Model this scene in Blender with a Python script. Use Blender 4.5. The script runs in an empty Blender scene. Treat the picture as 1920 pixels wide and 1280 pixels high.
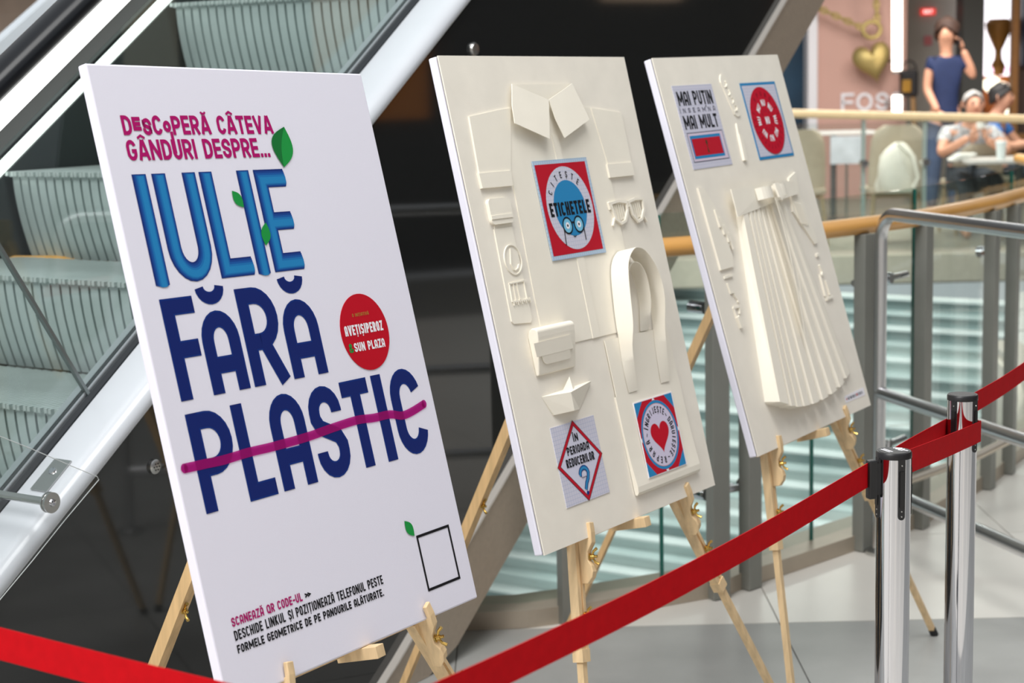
import bpy, bmesh, math, random
from mathutils import Vector, Matrix
random.seed(7)
PI = math.pi
SC = bpy.context.scene
COL = SC.collection

# ------------------------------------------------------------------ camera, light, exposure
FPX = 3211.0                      # focal length in pixels of the 1920 px wide frame
CAM = Vector((0.0, 0.0, 1.62))
RIGHT = Vector((0.99972936, -0.00347142, -0.02300324))
UP = Vector((0.0232637, 0.14917999, 0.98853636))
FWD = Vector((0.0, 0.98880396, -0.14922037))
cd = bpy.data.cameras.new('camera')
cam = bpy.data.objects.new('camera', cd)
COL.objects.link(cam)
cam.matrix_world = Matrix(((RIGHT.x, UP.x, -FWD.x, CAM.x), (RIGHT.y, UP.y, -FWD.y, CAM.y), (RIGHT.z, UP.z, -FWD.z, CAM.z), (0, 0, 0, 1)))
cd.sensor_width = 36.0
cd.lens = FPX / 1920 * 36
cd.clip_start = 0.05
cd.dof.use_dof = True
cd.dof.focus_distance = 3.05
cd.dof.aperture_fstop = 5.6
SC.camera = cam

wd = bpy.data.worlds.new('hall_daylight')
SC.world = wd
wd.use_nodes = True
bg = wd.node_tree.nodes['Background']
bg.inputs[0].default_value = (0.93, 0.97, 1.0, 1)
bg.inputs[1].default_value = 0.55


def area(name, loc, target, sx, sy, watts, color=(1, 1, 1)):
    l = bpy.data.lights.new(name, 'AREA')
    l.shape = 'RECTANGLE'
    l.size = sx
    l.size_y = sy
    l.energy = watts
    l.color = color
    o = bpy.data.objects.new(name, l)
    COL.objects.link(o)
    o.location = loc
    o.rotation_euler = (Vector(target) - Vector(loc)).to_track_quat('-Z', 'Y').to_euler()
    return o


area('skylight_lamp', (-3.6, -1.2, 6.0), (0.4, 3.6, 0.8), 3.5, 2.5, 420, (1.0, 0.985, 0.97))
area('overhead_lamp', (0.2, 2.2, 6.2), (0.4, 3.4, 0.6), 2.6, 2.6, 200, (1.0, 0.99, 0.97))
area('void_fill_light', (0.5, 9.0, 5.8), (1.5, 11.0, -2.0), 3.0, 3.0, 560, (0.96, 1.0, 1.0))  # unseen fill light, added to lift the stepped flight in the void
area('food_court_fill_light', (3.6, 15.2, 3.9), (3.6, 15.6, 0.0), 3.5, 1.8, 240, (1.0, 0.95, 0.88))  # added fill with no visible source, brightens the food court
SC.view_settings.view_transform = 'Standard'
SC.view_settings.look = 'None'
SC.view_settings.exposure = 0.02
SC.view_settings.gamma = 1.0
SC.view_settings.use_curve_mapping = False


# ------------------------------------------------------------------ helpers
def lin(c):
    c = c / 255.0
    return c / 12.92 if c <= 0.04045 else ((c + 0.055) / 1.055) ** 2.4


def rgb(r, g, b):
    return (lin(r), lin(g), lin(b), 1)


MATS = {}


def mat(name, c, rough=0.5, metal=0.0, var=0.0, vscale=20.0, bump=0.0, bscale=200.0, stretch=None, alpha=1.0, coat=0.0, spec=0.5):
    """one procedural material: base colour with a little noise, optional noise bump"""
    if name in MATS:
        return MATS[name]
    m = bpy.data.materials.new(name)
    m.use_nodes = True
    nt = m.node_tree
    p = nt.nodes['Principled BSDF']
    p.inputs['Base Color'].default_value = rgb(*c)
    p.inputs['Roughness'].default_value = rough
    p.inputs['Metallic'].default_value = metal
    p.inputs['Alpha'].default_value = alpha
    p.inputs['Coat Weight'].default_value = coat
    p.inputs['Specular IOR Level'].default_value = spec
    if var or bump:
        tc = nt.nodes.new('ShaderNodeTexCoord')
        mp = nt.nodes.new('ShaderNodeMapping')
        if stretch:
            mp.inputs['Scale'].default_value = stretch
        nt.links.new(tc.outputs['Object'], mp.inputs[0])
    if var:
        n = nt.nodes.new('ShaderNodeTexNoise')
        n.inputs['Scale'].default_value = vscale
        n.inputs['Detail'].default_value = 5
        nt.links.new(mp.outputs[0], n.inputs['Vector'])
        r = nt.nodes.new('ShaderNodeValToRGB')
        a = rgb(*c)
        r.color_ramp.elements[0].position = 0.3
        r.color_ramp.elements[1].position = 0.7
        r.color_ramp.elements[0].color = (a[0] * (1 - var), a[1] * (1 - var), a[2] * (1 - var), 1)
        r.color_ramp.elements[1].color = (min(1, a[0] * (1 + var)), min(1, a[1] * (1 + var)), min(1, a[2] * (1 + var)), 1)
        nt.links.new(n.outputs['Fac'], r.inputs[0])
        nt.links.new(r.outputs[0], p.inputs['Base Color'])
    if bump:
        n2 = nt.nodes.new('ShaderNodeTexNoise')
        n2.inputs['Scale'].default_value = bscale
        n2.inputs['Detail'].default_value = 4
        nt.links.new(mp.outputs[0], n2.inputs['Vector'])
        b = nt.nodes.new('ShaderNodeBump')
        b.inputs['Strength'].default_value = bump
        b.inputs['Distance'].default_value = 0.002
        nt.links.new(n2.outputs['Fac'], b.inputs['Height'])
        nt.links.new(b.outputs[0], p.inputs['Normal'])
    MATS[name] = m
    return m


def glow(name, c, s):
    if name in MATS:
        return MATS[name]
    m = bpy.data.materials.new(name)
    m.use_nodes = True
    p = m.node_tree.nodes['Principled BSDF']
    p.inputs['Base Color'].default_value = rgb(*c)
    p.inputs['Emission Color'].default_value = rgb(*c)
    p.inputs['Emission Strength'].default_value = s
    MATS[name] = m
    return m


def glass(name, tint, refl=0.06, rough=0.02):
    """thin clear sheet: tinted transmission with a weak sharp reflection"""
    if name in MATS:
        return MATS[name]
    m = bpy.data.materials.new(name)
    m.use_nodes = True
    nt = m.node_tree
    nt.nodes.remove(nt.nodes['Principled BSDF'])
    t = nt.nodes.new('ShaderNodeBsdfTransparent')
    t.inputs[0].default_value = (*tint, 1)
    g = nt.nodes.new('ShaderNodeBsdfGlossy')
    g.inputs['Roughness'].default_value = rough
    lw = nt.nodes.new('ShaderNodeLayerWeight')
    lw.inputs[0].default_value = 0.5
    pw = nt.nodes.new('ShaderNodeMath')
    pw.operation = 'POWER'
    pw.inputs[1].default_value = 5.0
    nt.links.new(lw.outputs['Facing'], pw.inputs[0])
    mu = nt.nodes.new('ShaderNodeMath')
    mu.operation = 'MULTIPLY_ADD'
    mu.inputs[1].default_value = 0.7
    mu.inputs[2].default_value = refl
    mu.use_clamp = True
    mx = nt.nodes.new('ShaderNodeMixShader')
    nt.links.new(pw.outputs[0], mu.inputs[0])
    nt.links.new(mu.outputs[0], mx.inputs[0])
    nt.links.new(t.outputs[0], mx.inputs[1])
    nt.links.new(g.outputs[0], mx.inputs[2])
    nt.links.new(mx.outputs[0], nt.nodes['Material Output'].inputs[0])
    MATS[name] = m
    return m


def grid_paper(name, base, line, freq, wid):
    """printed squared paper: thin printed lines in object x and y"""
    if name in MATS:
        return MATS[name]
    m = mat(name, base, 0.6)
    nt = m.node_tree
    p = nt.nodes['Principled BSDF']
    tc = nt.nodes.new('ShaderNodeTexCoord')
    sp = nt.nodes.new('ShaderNodeSeparateXYZ')
    nt.links.new(tc.outputs['Object'], sp.inputs[0])
    outs = []
    for ax in ('X', 'Y'):
        a = nt.nodes.new('ShaderNodeMath')
        a.operation = 'MULTIPLY'
        a.inputs[1].default_value = freq
        nt.links.new(sp.outputs[ax], a.inputs[0])
        b = nt.nodes.new('ShaderNodeMath')
        b.operation = 'FRACT'
        nt.links.new(a.outputs[0], b.inputs[0])
        c = nt.nodes.new('ShaderNodeMath')
        c.operation = 'LESS_THAN'
        c.inputs[1].default_value = wid
        nt.links.new(b.outputs[0], c.inputs[0])
        outs.append(c)
    mx = nt.nodes.new('ShaderNodeMath')
    mx.operation = 'MAXIMUM'
    nt.links.new(outs[0].outputs[0], mx.inputs[0])
    nt.links.new(outs[1].outputs[0], mx.inputs[1])
    mc = nt.nodes.new('ShaderNodeMix')
    mc.data_type = 'RGBA'
    mc.inputs[6].default_value = rgb(*base)
    mc.inputs[7].default_value = rgb(*line)
    nt.links.new(mx.outputs[0], mc.inputs[0])
    nt.links.new(mc.outputs[2], p.inputs['Base Color'])
    return m


WM = {}          # world matrices of things and parts, kept by name


def tag(o, label, cat, group=None, kind=None):
    if label:
        o['label'] = label
    if cat:
        o['category'] = cat
    if group:
        o['group'] = group
    if kind:
        o['kind'] = kind
    return o


def thing(name, label, cat, loc=(0, 0, 0), M=None, group=None, kind=None):
    o = bpy.data.objects.new(name, None)
    COL.objects.link(o)
    o.empty_display_size = 0.1
    mw = M if M is not None else Matrix.Translation(Vector(loc))
    o.matrix_world = mw
    WM[o.name] = mw
    return tag(o, label, cat, group, kind)


def copy_tree(o, parent=None, M=None):
    c = o.copy()
    COL.objects.link(c)
    c.parent = parent
    if parent is None:
        c.matrix_world = M
        WM[c.name] = M
    else:
        c.matrix_parent_inverse = Matrix.Identity(4)
        WM[c.name] = WM[parent.name]
    for ch in list(KIDS.get(o.name, [])):
        KIDS.setdefault(c.name, []).append(copy_tree(ch, c))
    return c


KIDS = {}


class MB:
    """collects shapes, then links them as one mesh object"""

    def __init__(s):
        s.v = []
        s.f = []

    def add(s, vs, fs):
        n = len(s.v)
        s.v += [Vector(x) for x in vs]
        s.f += [tuple(i + n for i in q) for q in fs]
        return s

    def box(s, c, size, R=None):
        c = Vector(c)
        hx, hy, hz = size[0] / 2, size[1] / 2, size[2] / 2
        vs = [Vector((x, y, z)) for z in (-hz, hz) for y in (-hy, hy) for x in (-hx, hx)]
        if R is not None:
            vs = [R @ q for q in vs]
        return s.add([c + q for q in vs], [(0, 2, 3, 1), (4, 5, 7, 6), (0, 1, 5, 4), (2, 6, 7, 3), (0, 4, 6, 2), (1, 3, 7, 5)])

    def prism(s, lo, hi):
        """two equal closed outlines joined"""
        n = len(lo)
        return s.add(list(lo) + list(hi), [tuple(reversed(range(n))), tuple(range(n, 2 * n))] + [(i, (i + 1) % n, n + (i + 1) % n, n + i) for i in range(n)])

    def bar(s, a, b, w, d, side):
        """rectangular bar from a to b, width w along side, depth d across"""
        a, b = Vector(a), Vector(b)
        t = (b - a).normalized()
        sx = Vector(side)
        sx = (sx - t * sx.dot(t)).normalized()
        sy = t.cross(sx)
        o = [sx * (i * w / 2) + sy * (j * d / 2) for i, j in ((-1, -1), (1, -1), (1, 1), (-1, 1))]
        return s.prism([a + q for q in o], [b + q for q in o])

    def tube(s, path, r, n=10, closed=False, cap=True):
        path = [Vector(q) for q in path]
        m = len(path)
        rs = r if isinstance(r, (list, tuple)) else [r] * m
        vs = []
        ref = None
        for i, q in enumerate(path):
            a = path[(i - 1) % m] if (closed or i > 0) else q
            b = path[(i + 1) % m] if (closed or i < m - 1) else q
            t = (b - a).normalized()
            if ref is None:
                ref = Vector((0, 0, 1)) if abs(t.z) < 0.9 else Vector((1, 0, 0))
            x = (ref - t * ref.dot(t)).normalized()
            ref = x
            y = t.cross(x)
            vs += [q + (x * math.cos(2 * PI * k / n) + y * math.sin(2 * PI * k / n)) * rs[i] for k in range(n)]
        fs = []
        for i in range(m if closed else m - 1):
            j = (i + 1) % m
            fs += [(i * n + k, i * n + (k + 1) % n, j * n + (k + 1) % n, j * n + k) for k in range(n)]
        if cap and not closed:
            fs += [tuple(reversed(range(n))), tuple(range((m - 1) * n, m * n))]
        return s.add(vs, fs)

    def lathe(s, prof, c=(0, 0, 0), n=24, R=None):
        """profile of (radius, height) turned about z"""
        c = Vector(c)
        vs = []
        for r, z in prof:
            for k in range(n):
                q = Vector((r * math.cos(2 * PI * k / n), r * math.sin(2 * PI * k / n), z))
                vs.append(c + (R @ q if R is not None else q))
        m = len(prof)
        fs = [(i * n + k, i * n + (k + 1) % n, (i + 1) * n + (k + 1) % n, (i + 1) * n + k) for i in range(m - 1) for k in range(n)]
        fs += [tuple(reversed(range(n))), tuple(range((m - 1) * n, m * n))]
        return s.add(vs, fs)

    def sweep(s, path, frames, prof, closed_prof=True, cap=True):
        """profile (a,b) carried along path; frames give the two axes at each point"""
        n = len(prof)
        m = len(path)
        vs = [Vector(p) + fr[0] * a + fr[1] * b for p, fr in zip(path, frames) for a, b in prof]
        fs = []
        for i in range(m - 1):
            for k in range(n if closed_prof else n - 1):
                fs.append((i * n + k, i * n + (k + 1) % n, (i + 1) * n + (k + 1) % n, (i + 1) * n + k))
        if cap and closed_prof:
            fs += [tuple(reversed(range(n))), tuple(range((m - 1) * n, m * n))]
        return s.add(vs, fs)

    def build(s, name, m, parent=None, local=False, smooth=False, bevel=0, label=None, kind=None, fix=True):
        me = bpy.data.meshes.new(name)
        vs = s.v
        if parent is not None and not local:
            inv = WM[parent.name].inverted()
            vs = [inv @ q for q in vs]
        me.from_pydata([tuple(q) for q in vs], [], s.f)
        if fix:
            bm = bmesh.new()
            bm.from_mesh(me)
            bmesh.ops.recalc_face_normals(bm, faces=bm.faces)
            bm.to_mesh(me)
            bm.free()
        me.materials.append(m)
        if smooth:
            me.polygons.foreach_set('use_smooth', [True] * len(me.polygons))
        o = bpy.data.objects.new(name, me)
        COL.objects.link(o)
        if smooth:
            me.set_sharp_from_angle(angle=math.radians(40))
        if bevel:
            b = o.modifiers.new('edge', 'BEVEL')
            b.width = bevel
            b.segments = 2
            b.limit_method = 'ANGLE'
        if parent is not None:
            o.parent = parent
            WM[o.name] = WM[parent.name]
            KIDS.setdefault(parent.name, []).append(o)
        else:
            WM[o.name] = Matrix.Identity(4)
        if label:
            o['label'] = label
        if kind:
            o['kind'] = kind
        return o


def ray(px, py):
    return RIGHT * ((px - 960) / FPX) - UP * ((py - 640) / FPX) + FWD


def at(px, py, Y):
    """the point that pixel shows at distance Y along the hall"""
    d = ray(px, py)
    return CAM + d * (Y / d.y)


def atz(px, py, z):
    d = ray(px, py)
    return CAM + d * ((z - CAM.z) / d.z)


ANG = math.radians(57)
EV = Vector((math.cos(ANG), math.sin(ANG), 0))      # along the escalator, going up
NV = Vector((math.sin(ANG), -math.cos(ANG), 0))     # across it, towards the visitor
ZV = Vector((0, 0, 1))


def EN(e, n, z=0.0):
    return EV * e + NV * n + ZV * z


# materials used in many places
CANVAS = mat('white_canvas', (231, 229, 242), 0.75, bump=0.15, bscale=900)
CREAM = mat('cream_paper', (237, 231, 219), 0.8, var=0.03, vscale=14, bump=0.2, bscale=700)
CREAM2 = mat('cream_card', (240, 234, 220), 0.75, var=0.02, vscale=14, bump=0.1, bscale=700)
WOOD = mat('pine_wood', (226, 196, 152), 0.55, var=0.16, vscale=5, stretch=(14, 14, 1.2), bump=0.1, bscale=60)
WOOD_D = mat('pine_wood_warm', (216, 180, 130), 0.55, var=0.16, vscale=5, stretch=(14, 14, 1.2))
BRASS = mat('brass', (205, 170, 95), 0.25, 1.0)
CHROME = mat('chrome', (205, 205, 210), 0.06, 1.0)
STEEL = mat('brushed_steel', (190, 190, 188), 0.28, 1.0)
BLACK = mat('black_plastic', (28, 28, 30), 0.4)
RED = mat('red_belt', (190, 4, 18), 0.8, var=0.06, vscale=60, bump=0.15, bscale=900, spec=0.12)

# ------------------------------------------------------------------ the hall: floor, walls, void
RAILP = [(-3.2, 6.0), (-1.9, 5.2), (-1.0, 4.98), (-0.13, 4.95), (0.142, 5.0), (0.627, 5.225), (0.733, 5.315), (1.166, 5.72), (1.442, 6.0), (1.839, 6.56), (2.0, 6.82), (2.5, 7.75), (2.85, 8.9), (3.0, 10.2)]


def spline(pts, k=8):
    P = [Vector(p) for p in pts]
    out = []
    for i in range(len(P) - 1):
        a, b, c, d = P[max(i - 1, 0)], P[i], P[i + 1], P[min(i + 2, len(P) - 1)]
        for j in range(k):
            t = j / k
            out.append(0.5 * ((2 * b) + (c - a) * t + (2 * a - 5 * b + 4 * c - d) * t * t + (3 * b - a - 3 * c + d) * t ** 3))
    out.append(P[-1])
    return out


RC = spline([(x, y, 0) for x, y in RAILP], 8)


def rail_y(x):
    for a, b in zip(RC, RC[1:]):
        if a.x <= x <= b.x and b.x > a.x:
            return a.y + (b.y - a.y) * (x - a.x) / (b.x - a.x)
    return x / 0.30 if x > RC[-1].x else RC[0].y


WHITE_TILE = mat('white_stone_tile', (224, 220, 212), 0.32, var=0.035, vscale=3.0, bump=0.03, bscale=40)
GREY_TILE = mat('grey_stone_tile', (162, 162, 159), 0.4, var=0.1, vscale=4.0, bump=0.05, bscale=60)
GROUT = mat('grout', (120, 118, 112), 0.9)
SLAB_FACE = mat('stone_edge', (196, 184, 166), 0.6, var=0.05)


def floor_outline(x0, x1, y0, y1, n=10):
    """tile outline cut back to the edge of the void"""
    if rail_y(x0) - 0.02 <= y0 and rail_y(x1) - 0.02 <= y0:
        return None
    xs = [x0 + (x1 - x0) * i / n for i in range(n + 1)]
    top = [min(y1, rail_y(x) + 0.02) for x in xs]
    pts = [(x0, y0), (x1, y0)]
    up = [(x, max(t, y0 + 0.001)) for x, t in zip(xs, top)]
    if min(top) >= y1 - 1e-6:
        up = [(x0, y1), (x1, y1)]
    return pts + list(reversed(up))


fl = MB()
for i in range(40):
    x0, x1 = -7 + i * 0.4, -7 + (i + 1) * 0.4
    y1 = min(rail_y(x0), rail_y(x1), 24) if x0 >= -3.2 else 6.0
    if x0 > 3.0:
        y1 = min(12.6, x0 / 0.30)
    fl.box(((x0 + x1) / 2, (y1 - 8) / 2, -0.09), (0.4, y1 + 8, 0.17))
floor = fl.build('floor', GROUT, kind='structure')
floor['label'] = 'tiled hall floor with white and grey stone tiles'
TW = 0.963
for j in range(-9, 8):
    y0 = 4.955 + TW * j
    for i in range(-8, 9):
        x0 = 0.783 + TW * i
        if x0 < -5.2 or x0 > 6.5:
            continue
        ol = floor_outline(x0 + 0.002, x0 + TW - 0.002, y0 + 0.002, y0 + TW - 0.002)
        if not ol:
            continue
        lo = [Vector((x, y, -0.004)) for x, y in ol]
        hi = [Vector((x, y, 0.0)) for x, y in ol]
        MB().prism(lo, hi).build('tile', WHITE_TILE if j >= 0 or j < -3 else GREY_TILE, floor)

# food court floor across the void, with its stone edge
f2 = MB()
f2.box((2.0, 18.8, 0.08), (26, 10.4, 0.24))
floor2 = f2.build('floor', mat('food_court_floor', (168, 158, 144), 0.35, var=0.06, vscale=2), kind='structure')
floor2['label'] = 'beige food court floor across the void'
MB().box((2.0, 13.57, 0.09), (26, 0.06, 0.22)).build('trim_1', SLAB_FACE, kind='structure')

WALL_G = mat('grey_brown_wall', (122, 112, 102), 0.7, var=0.05)
wb = MB().box((4, 24.2, 3), (44, 0.3, 6.4))
wall_back = wb.build('wall_back', WALL_G, kind='structure')
wall_back['label'] = 'grey brown far wall of the shopping hall'
ce = MB().box((6, 20.6, 3.75), (40, 7.5, 0.3))
ceiling = ce.build('ceiling', mat('ceiling_white', (205, 202, 198), 0.8), kind='structure')
ceiling['label'] = 'low ceiling over the food court shops'
DARKWALL = mat('dark_shopfront', (34, 32, 31), 0.5, var=0.2, vscale=1.5)
wr = MB().box((11.2, 6, 2.6), (0.3, 36, 5.6))
wall_right = wr.build('wall_right', DARKWALL, kind='structure')
wall_right['label'] = 'dark row of shopfronts on the side of the hall'
for (y, z, w, h, c, s) in ((-2.0, 1.8, 1.2, 2.2, (215, 205, 190), 0.5), (1.0, 1.9, .5, 2.2, (190, 150, 110), 0.25), (4.2, 2.0, .7, 1.5, (150, 60, 50), 0.12), (6.6, 2.4, .5, 2.6, (200, 190, 170), 0.16), (8.6, 1.9, .9, 1.2, (200, 120, 40), 0.2), (9.9, 3.0, .8, .9, (130, 40, 50), 0.15), (11.4, 2.9, .9, 1.0, (220, 190, 160), 0.3), (13.6, 2.2, 1.0, 1.6, (180, 110, 50), 0.2), (16, 1.9, 1.2, 1.8, (90, 100, 130), 0.2)):
    MB().box((11.03, y, z), (0.06, w, h)).build('reflected_panel', glow('lit_window_%d' % int(y * 10), c, s), wall_right)
wf = MB().box((2, -8.2, 2.6), (26, 0.3, 5.6))
wall_front = wf.build('wall_front', mat('plain_hall_wall', (120, 112, 104), 0.6), kind='structure')
wall_front['label'] = 'hall wall behind the visitor'
for (x, w, c, s) in ((-6, 2.4, (235, 230, 220), 1.2), (-1.5, 1.0, (60, 56, 52), 0.0), (1.5, 1.6, (230, 214, 190), 1.0), (5, 2.0, (50, 46, 44), 0.0), (9, 2.0, (235, 225, 205), 1.0)):
    MB().box((x, -8.0, 2.0), (w, 0.08, 3.4)).build('reflected_panel', glow('added_panel_%d' % int(x * 10 + 100), c, s), wall_front)  # unseen bright and dark panels, added for the chrome to reflect

# ------------------------------------------------------------------ lower escalator flight seen through the glass
TEAL = mat('teal_glass_riser', (196, 208, 205), 0.3, var=0.12, vscale=1.2, stretch=(1, 1, 6))
TEAL_D = mat('teal_dark_riser', (142, 158, 157), 0.3, var=0.15, vscale=1.2)
PALE = mat('pale_tread', (232, 236, 233), 0.4, var=0.05, vscale=2)
lower = thing('lower_escalator', 'pale teal stepped escalator flight down in the void behind the glass', 'escalator', EN(9, -3, -3.6))
n_low = 46
rng = random.Random(11)
for k in range(n_low):
    e = 12.3 - 0.115 * k
    z = -0.06 - 0.098 * k
    mm = rng.choice((PALE, TEAL, TEAL, TEAL_D) if k < 10 else (TEAL, TEAL_D, TEAL_D, PALE)) if k < 22 else rng.choice((PALE, PALE, TEAL, TEAL_D))
    mb = MB().box(EN(e + 0.07, -4.5, z - 0.049) - ZV * 0.6, (0.115, 13.0, 1.298), Matrix.Rotation(ANG, 3, 'Z'))
    st = mb.build('step', mm, lower)
    tr = MB().box(EN(e + 0.055, -4.5, z + 0.008), (0.165, 13.0, 0.018), Matrix.Rotation(ANG, 3, 'Z'))
    tr.build('tread', PALE if k % 2 == 0 else TEAL, st)

# ------------------------------------------------------------------ escalator
NC = -2.70                       # plane of its dark side


def zd(e):                        # lower edge of the white deck
    return 0.704 * e - 0.962


WHITE_DECK = mat('white_painted_deck', (196, 200, 206), 0.3, var=0.02, vscale=6, coat=0.3)
CLAD = mat('dark_gloss_cladding', (30, 31, 31), 0.05, spec=0.8)
BRONZE = mat('bronze_band', (188, 174, 158), 0.42, 0.5, var=0.05, vscale=60)
RUBBER = mat('black_rubber', (20, 22, 26), 0.3, spec=0.3)
GASKET = mat('dark_gasket', (44, 48, 52), 0.3)
ALU = mat('aluminium', (198, 202, 204), 0.35, 0.8)
LED = glow('led_white', (255, 255, 250), 1.8)
ESC = thing('escalator', 'escalator with glass sides, ribbed grey steps and dark gloss cladding behind the boards', 'escalator', EN(3.6, -3.4, 0))
E0, E1 = 0.9, 7.6


def along(prof, e0=E0, e1=E1):
    """closed profile of (n, dz above the deck line) drawn up the incline"""
    return MB().prism([EN(e0, n, zd(e0) + z) for n, z in prof], [EN(e1, n, zd(e1) + z) for n, z in prof])


deck_prof = [(-2.83, 0.048), (-2.745, 0.048), (-2.725, 0.045), (-2.71, 0.036), (-2.702, 0.022), (-2.70, 0.008), (-2.703, 0.0), (-2.72, -0.004), (-2.83, -0.004)]
deck = along(deck_prof).build('deck', WHITE_DECK, ESC, smooth=True)
along([(-2.872, 0.03), (-2.832, 0.03), (-2.832, 0.052), (-2.838, 0.062), (-2.866, 0.062), (-2.872, 0.052)]).build('glass_gasket', GASKET, ESC)
along([(-2.8465, 0.06), (-2.8445, 0.06), (-2.8445, 0.072), (-2.8465, 0.072)]).build('gasket_lip', ALU, ESC)
along([(-2.90, 0.0), (-2.874, 0.0), (-2.874, 0.06), (-2.90, 0.055)]).build('inner_deck', ALU, ESC)
for a, b in ((0.9, 2.53), (2.534, 4.6), (4.604, 7.6)):
    # glass panels of the near side, joints square to the incline
    off = lambda e, z: (e - 0.75 * (z - 0.06), z)
    q = [(a, 0.06), (b, 0.06), (b, 0.79), (a, 0.79)]
    pts = []
    for e, z in q:
        e2 = e - 0.40 * (z - 0.06) * 0.75 / 0.75
        pts.append((e2, z))
    g = MB().prism([EN(e, -2.856, zd(e) + z) for e, z in pts], [EN(e, -2.848, zd(e) + z) for e, z in pts])
    g.build('glass_panel', glass('side_glass', (0.90, 0.955, 0.945), 0.05), ESC)
j0, j1 = EN(2.645, -2.845, zd(2.645) + 0.045), EN(2.32, -2.845, zd(2.32) + 0.79)
MB().bar(j0, j1, 0.008, 0.012, EV).build('glass_joint', mat('grey_joint', (120, 128, 128), 0.25, 0.6), ESC)
along([(-2.878, 0.76), (-2.83, 0.76), (-2.83, 0.80), (-2.878, 0.80)]).build('handrail_carrier', mat('grey_metal', (118, 122, 120), 0.45, 0.3), ESC)
along([(-2.882, 0.80), (-2.826, 0.80), (-2.826, 0.848), (-2.882, 0.848)]).build('light_strip', LED, ESC)
hr = [(-2.854 + 0.046 * math.cos(a) * (1.0 if abs(math.cos(a)) < 0.9 else 0.98), 0.885 + 0.036 * math.sin(a)) for a in [2 * PI * k / 20 for k in range(20)]]
along(hr).build('handrail', RUBBER, ESC, smooth=True)
# far side: deck with its own light, glass, rail
along([(-4.006, -0.060), (-3.992, -0.060), (-3.992, -0.026), (-4.006, -0.026)]).build('light_strip', LED, ESC)
along([(-4.02, -0.6), (-3.99, -0.6), (-3.99, -0.064), (-4.02, -0.064)]).build('skirt', mat('dark_skirt', (38, 42, 42), 0.35), ESC)
along([(-4.2, -0.02), (-4.02, -0.02), (-4.02, 0.03), (-4.2, 0.03)]).build('deck', mat('dark_deck', (44, 48, 48), 0.35), ESC)
along([(-4.078, 0.03), (-4.07, 0.03), (-4.07, 0.79), (-4.078, 0.79)]).build('glass_panel', glass('far_side_glass', (0.97, 0.98, 0.98), 0.02), ESC)
hr2 = [(n - 1.22, z) for n, z in hr]
along(hr2).build('handrail', RUBBER, ESC, smooth=True)

# dark side cladding and its bronze lower band
zt = lambda e: 0.712 * e - 2.433
zb = lambda e: 0.705 * e - 2.645


def band(e0, e1, lo, hi, n0, n1):
    N_ = 30
    es = [e0 + (e1 - e0) * i / N_ for i in range(N_ + 1)]
    mb = MB()
    for a, b in zip(es, es[1:]):
        za0, za1 = max(0.001, lo(a)), max(0.001, lo(b))
        zb0, zb1 = hi(a), hi(b)
        if zb0 <= za0 + 1e-4 and zb1 <= za1 + 1e-4:
            continue
        zb0, zb1 = max(zb0, za0), max(zb1, za1)
        mb.prism([EN(a, n0, za0), EN(b, n0, za1), EN(b, n0, zb1), EN(a, n0, zb0)], [EN(a, n1, za0), EN(b, n1, za1), EN(b, n1, zb1), EN(a, n1, zb0)])
    return mb


cl = band(1.37, E1, lambda e: zt(e) - 0.02, lambda e: zd(e) - 0.003, -2.735, -2.708)
cl.build('side_cladding', CLAD, ESC)
band(3.40, E1, zb, zt, -2.75, -2.69).build('lower_band', BRONZE, ESC)
band(3.40, E1, lambda e: zt(e) - 0.004, lambda e: zt(e) + 0.004, -2.71, -2.684).build('band_edge', mat('pale_edge', (222, 216, 208), 0.3, 0.4), ESC)
MB().prism([EN(3.76, -2.75, 0.001), EN(E1, -2.75, zb(E1)), EN(E1, -4.2, zb(E1)), EN(3.76, -4.2, 0.001)],
           [EN(3.76, -2.75, 0.03), EN(E1, -2.75, zb(E1) + 0.03), EN(E1, -4.2, zb(E1) + 0.03), EN(3.76, -4.2, 0.03)]).build('soffit', BRONZE, ESC)
# round vent and round cap on the cladding
RN = NV.to_track_quat('Z', 'Y').to_matrix()
vent = MB().lathe([(0.0, 0), (0.0165, 0), (0.0165, 0.006), (0.013, 0.009), (0.0, 0.0095)], EN(2.693, -2.708, 0.794), 28, RN).build('round_vent', STEEL, ESC, smooth=True)
hm = MB()
for k in range(7):
    a = 2 * PI * k / 6
    r = 0.008 if k < 6 else 0
    c = EN(2.693, -2.6982, 0.794) + EV * (r * math.cos(a)) + ZV * (r * math.sin(a))
    hm.lathe([(0.0, 0), (0.0018, 0), (0.0018, 0.0008), (0.0, 0.0008)], c, 8, RN)
hm.build('vent_hole', BLACK, vent)
MB().lathe([(0.0, 0), (0.019, 0), (0.019, 0.006), (0.0165, 0.010), (0.0, 0.012)], EN(4.005, -2.708, 1.715), 24, RN).build('round_cap', STEEL, ESC, smooth=True)

# steps: ribbed tread and curved ribbed riser
RISER = mat('riser_grey', (178, 188, 187), 0.45, 0.25, var=0.05, vscale=10)
TREAD = mat('tread_grey', (186, 193, 191), 0.42, 0.35, var=0.05, vscale=10)
GROOVE = mat('groove_dark', (84, 106, 106), 0.6)
RUN, RISE = 0.359, 0.2515


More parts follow.
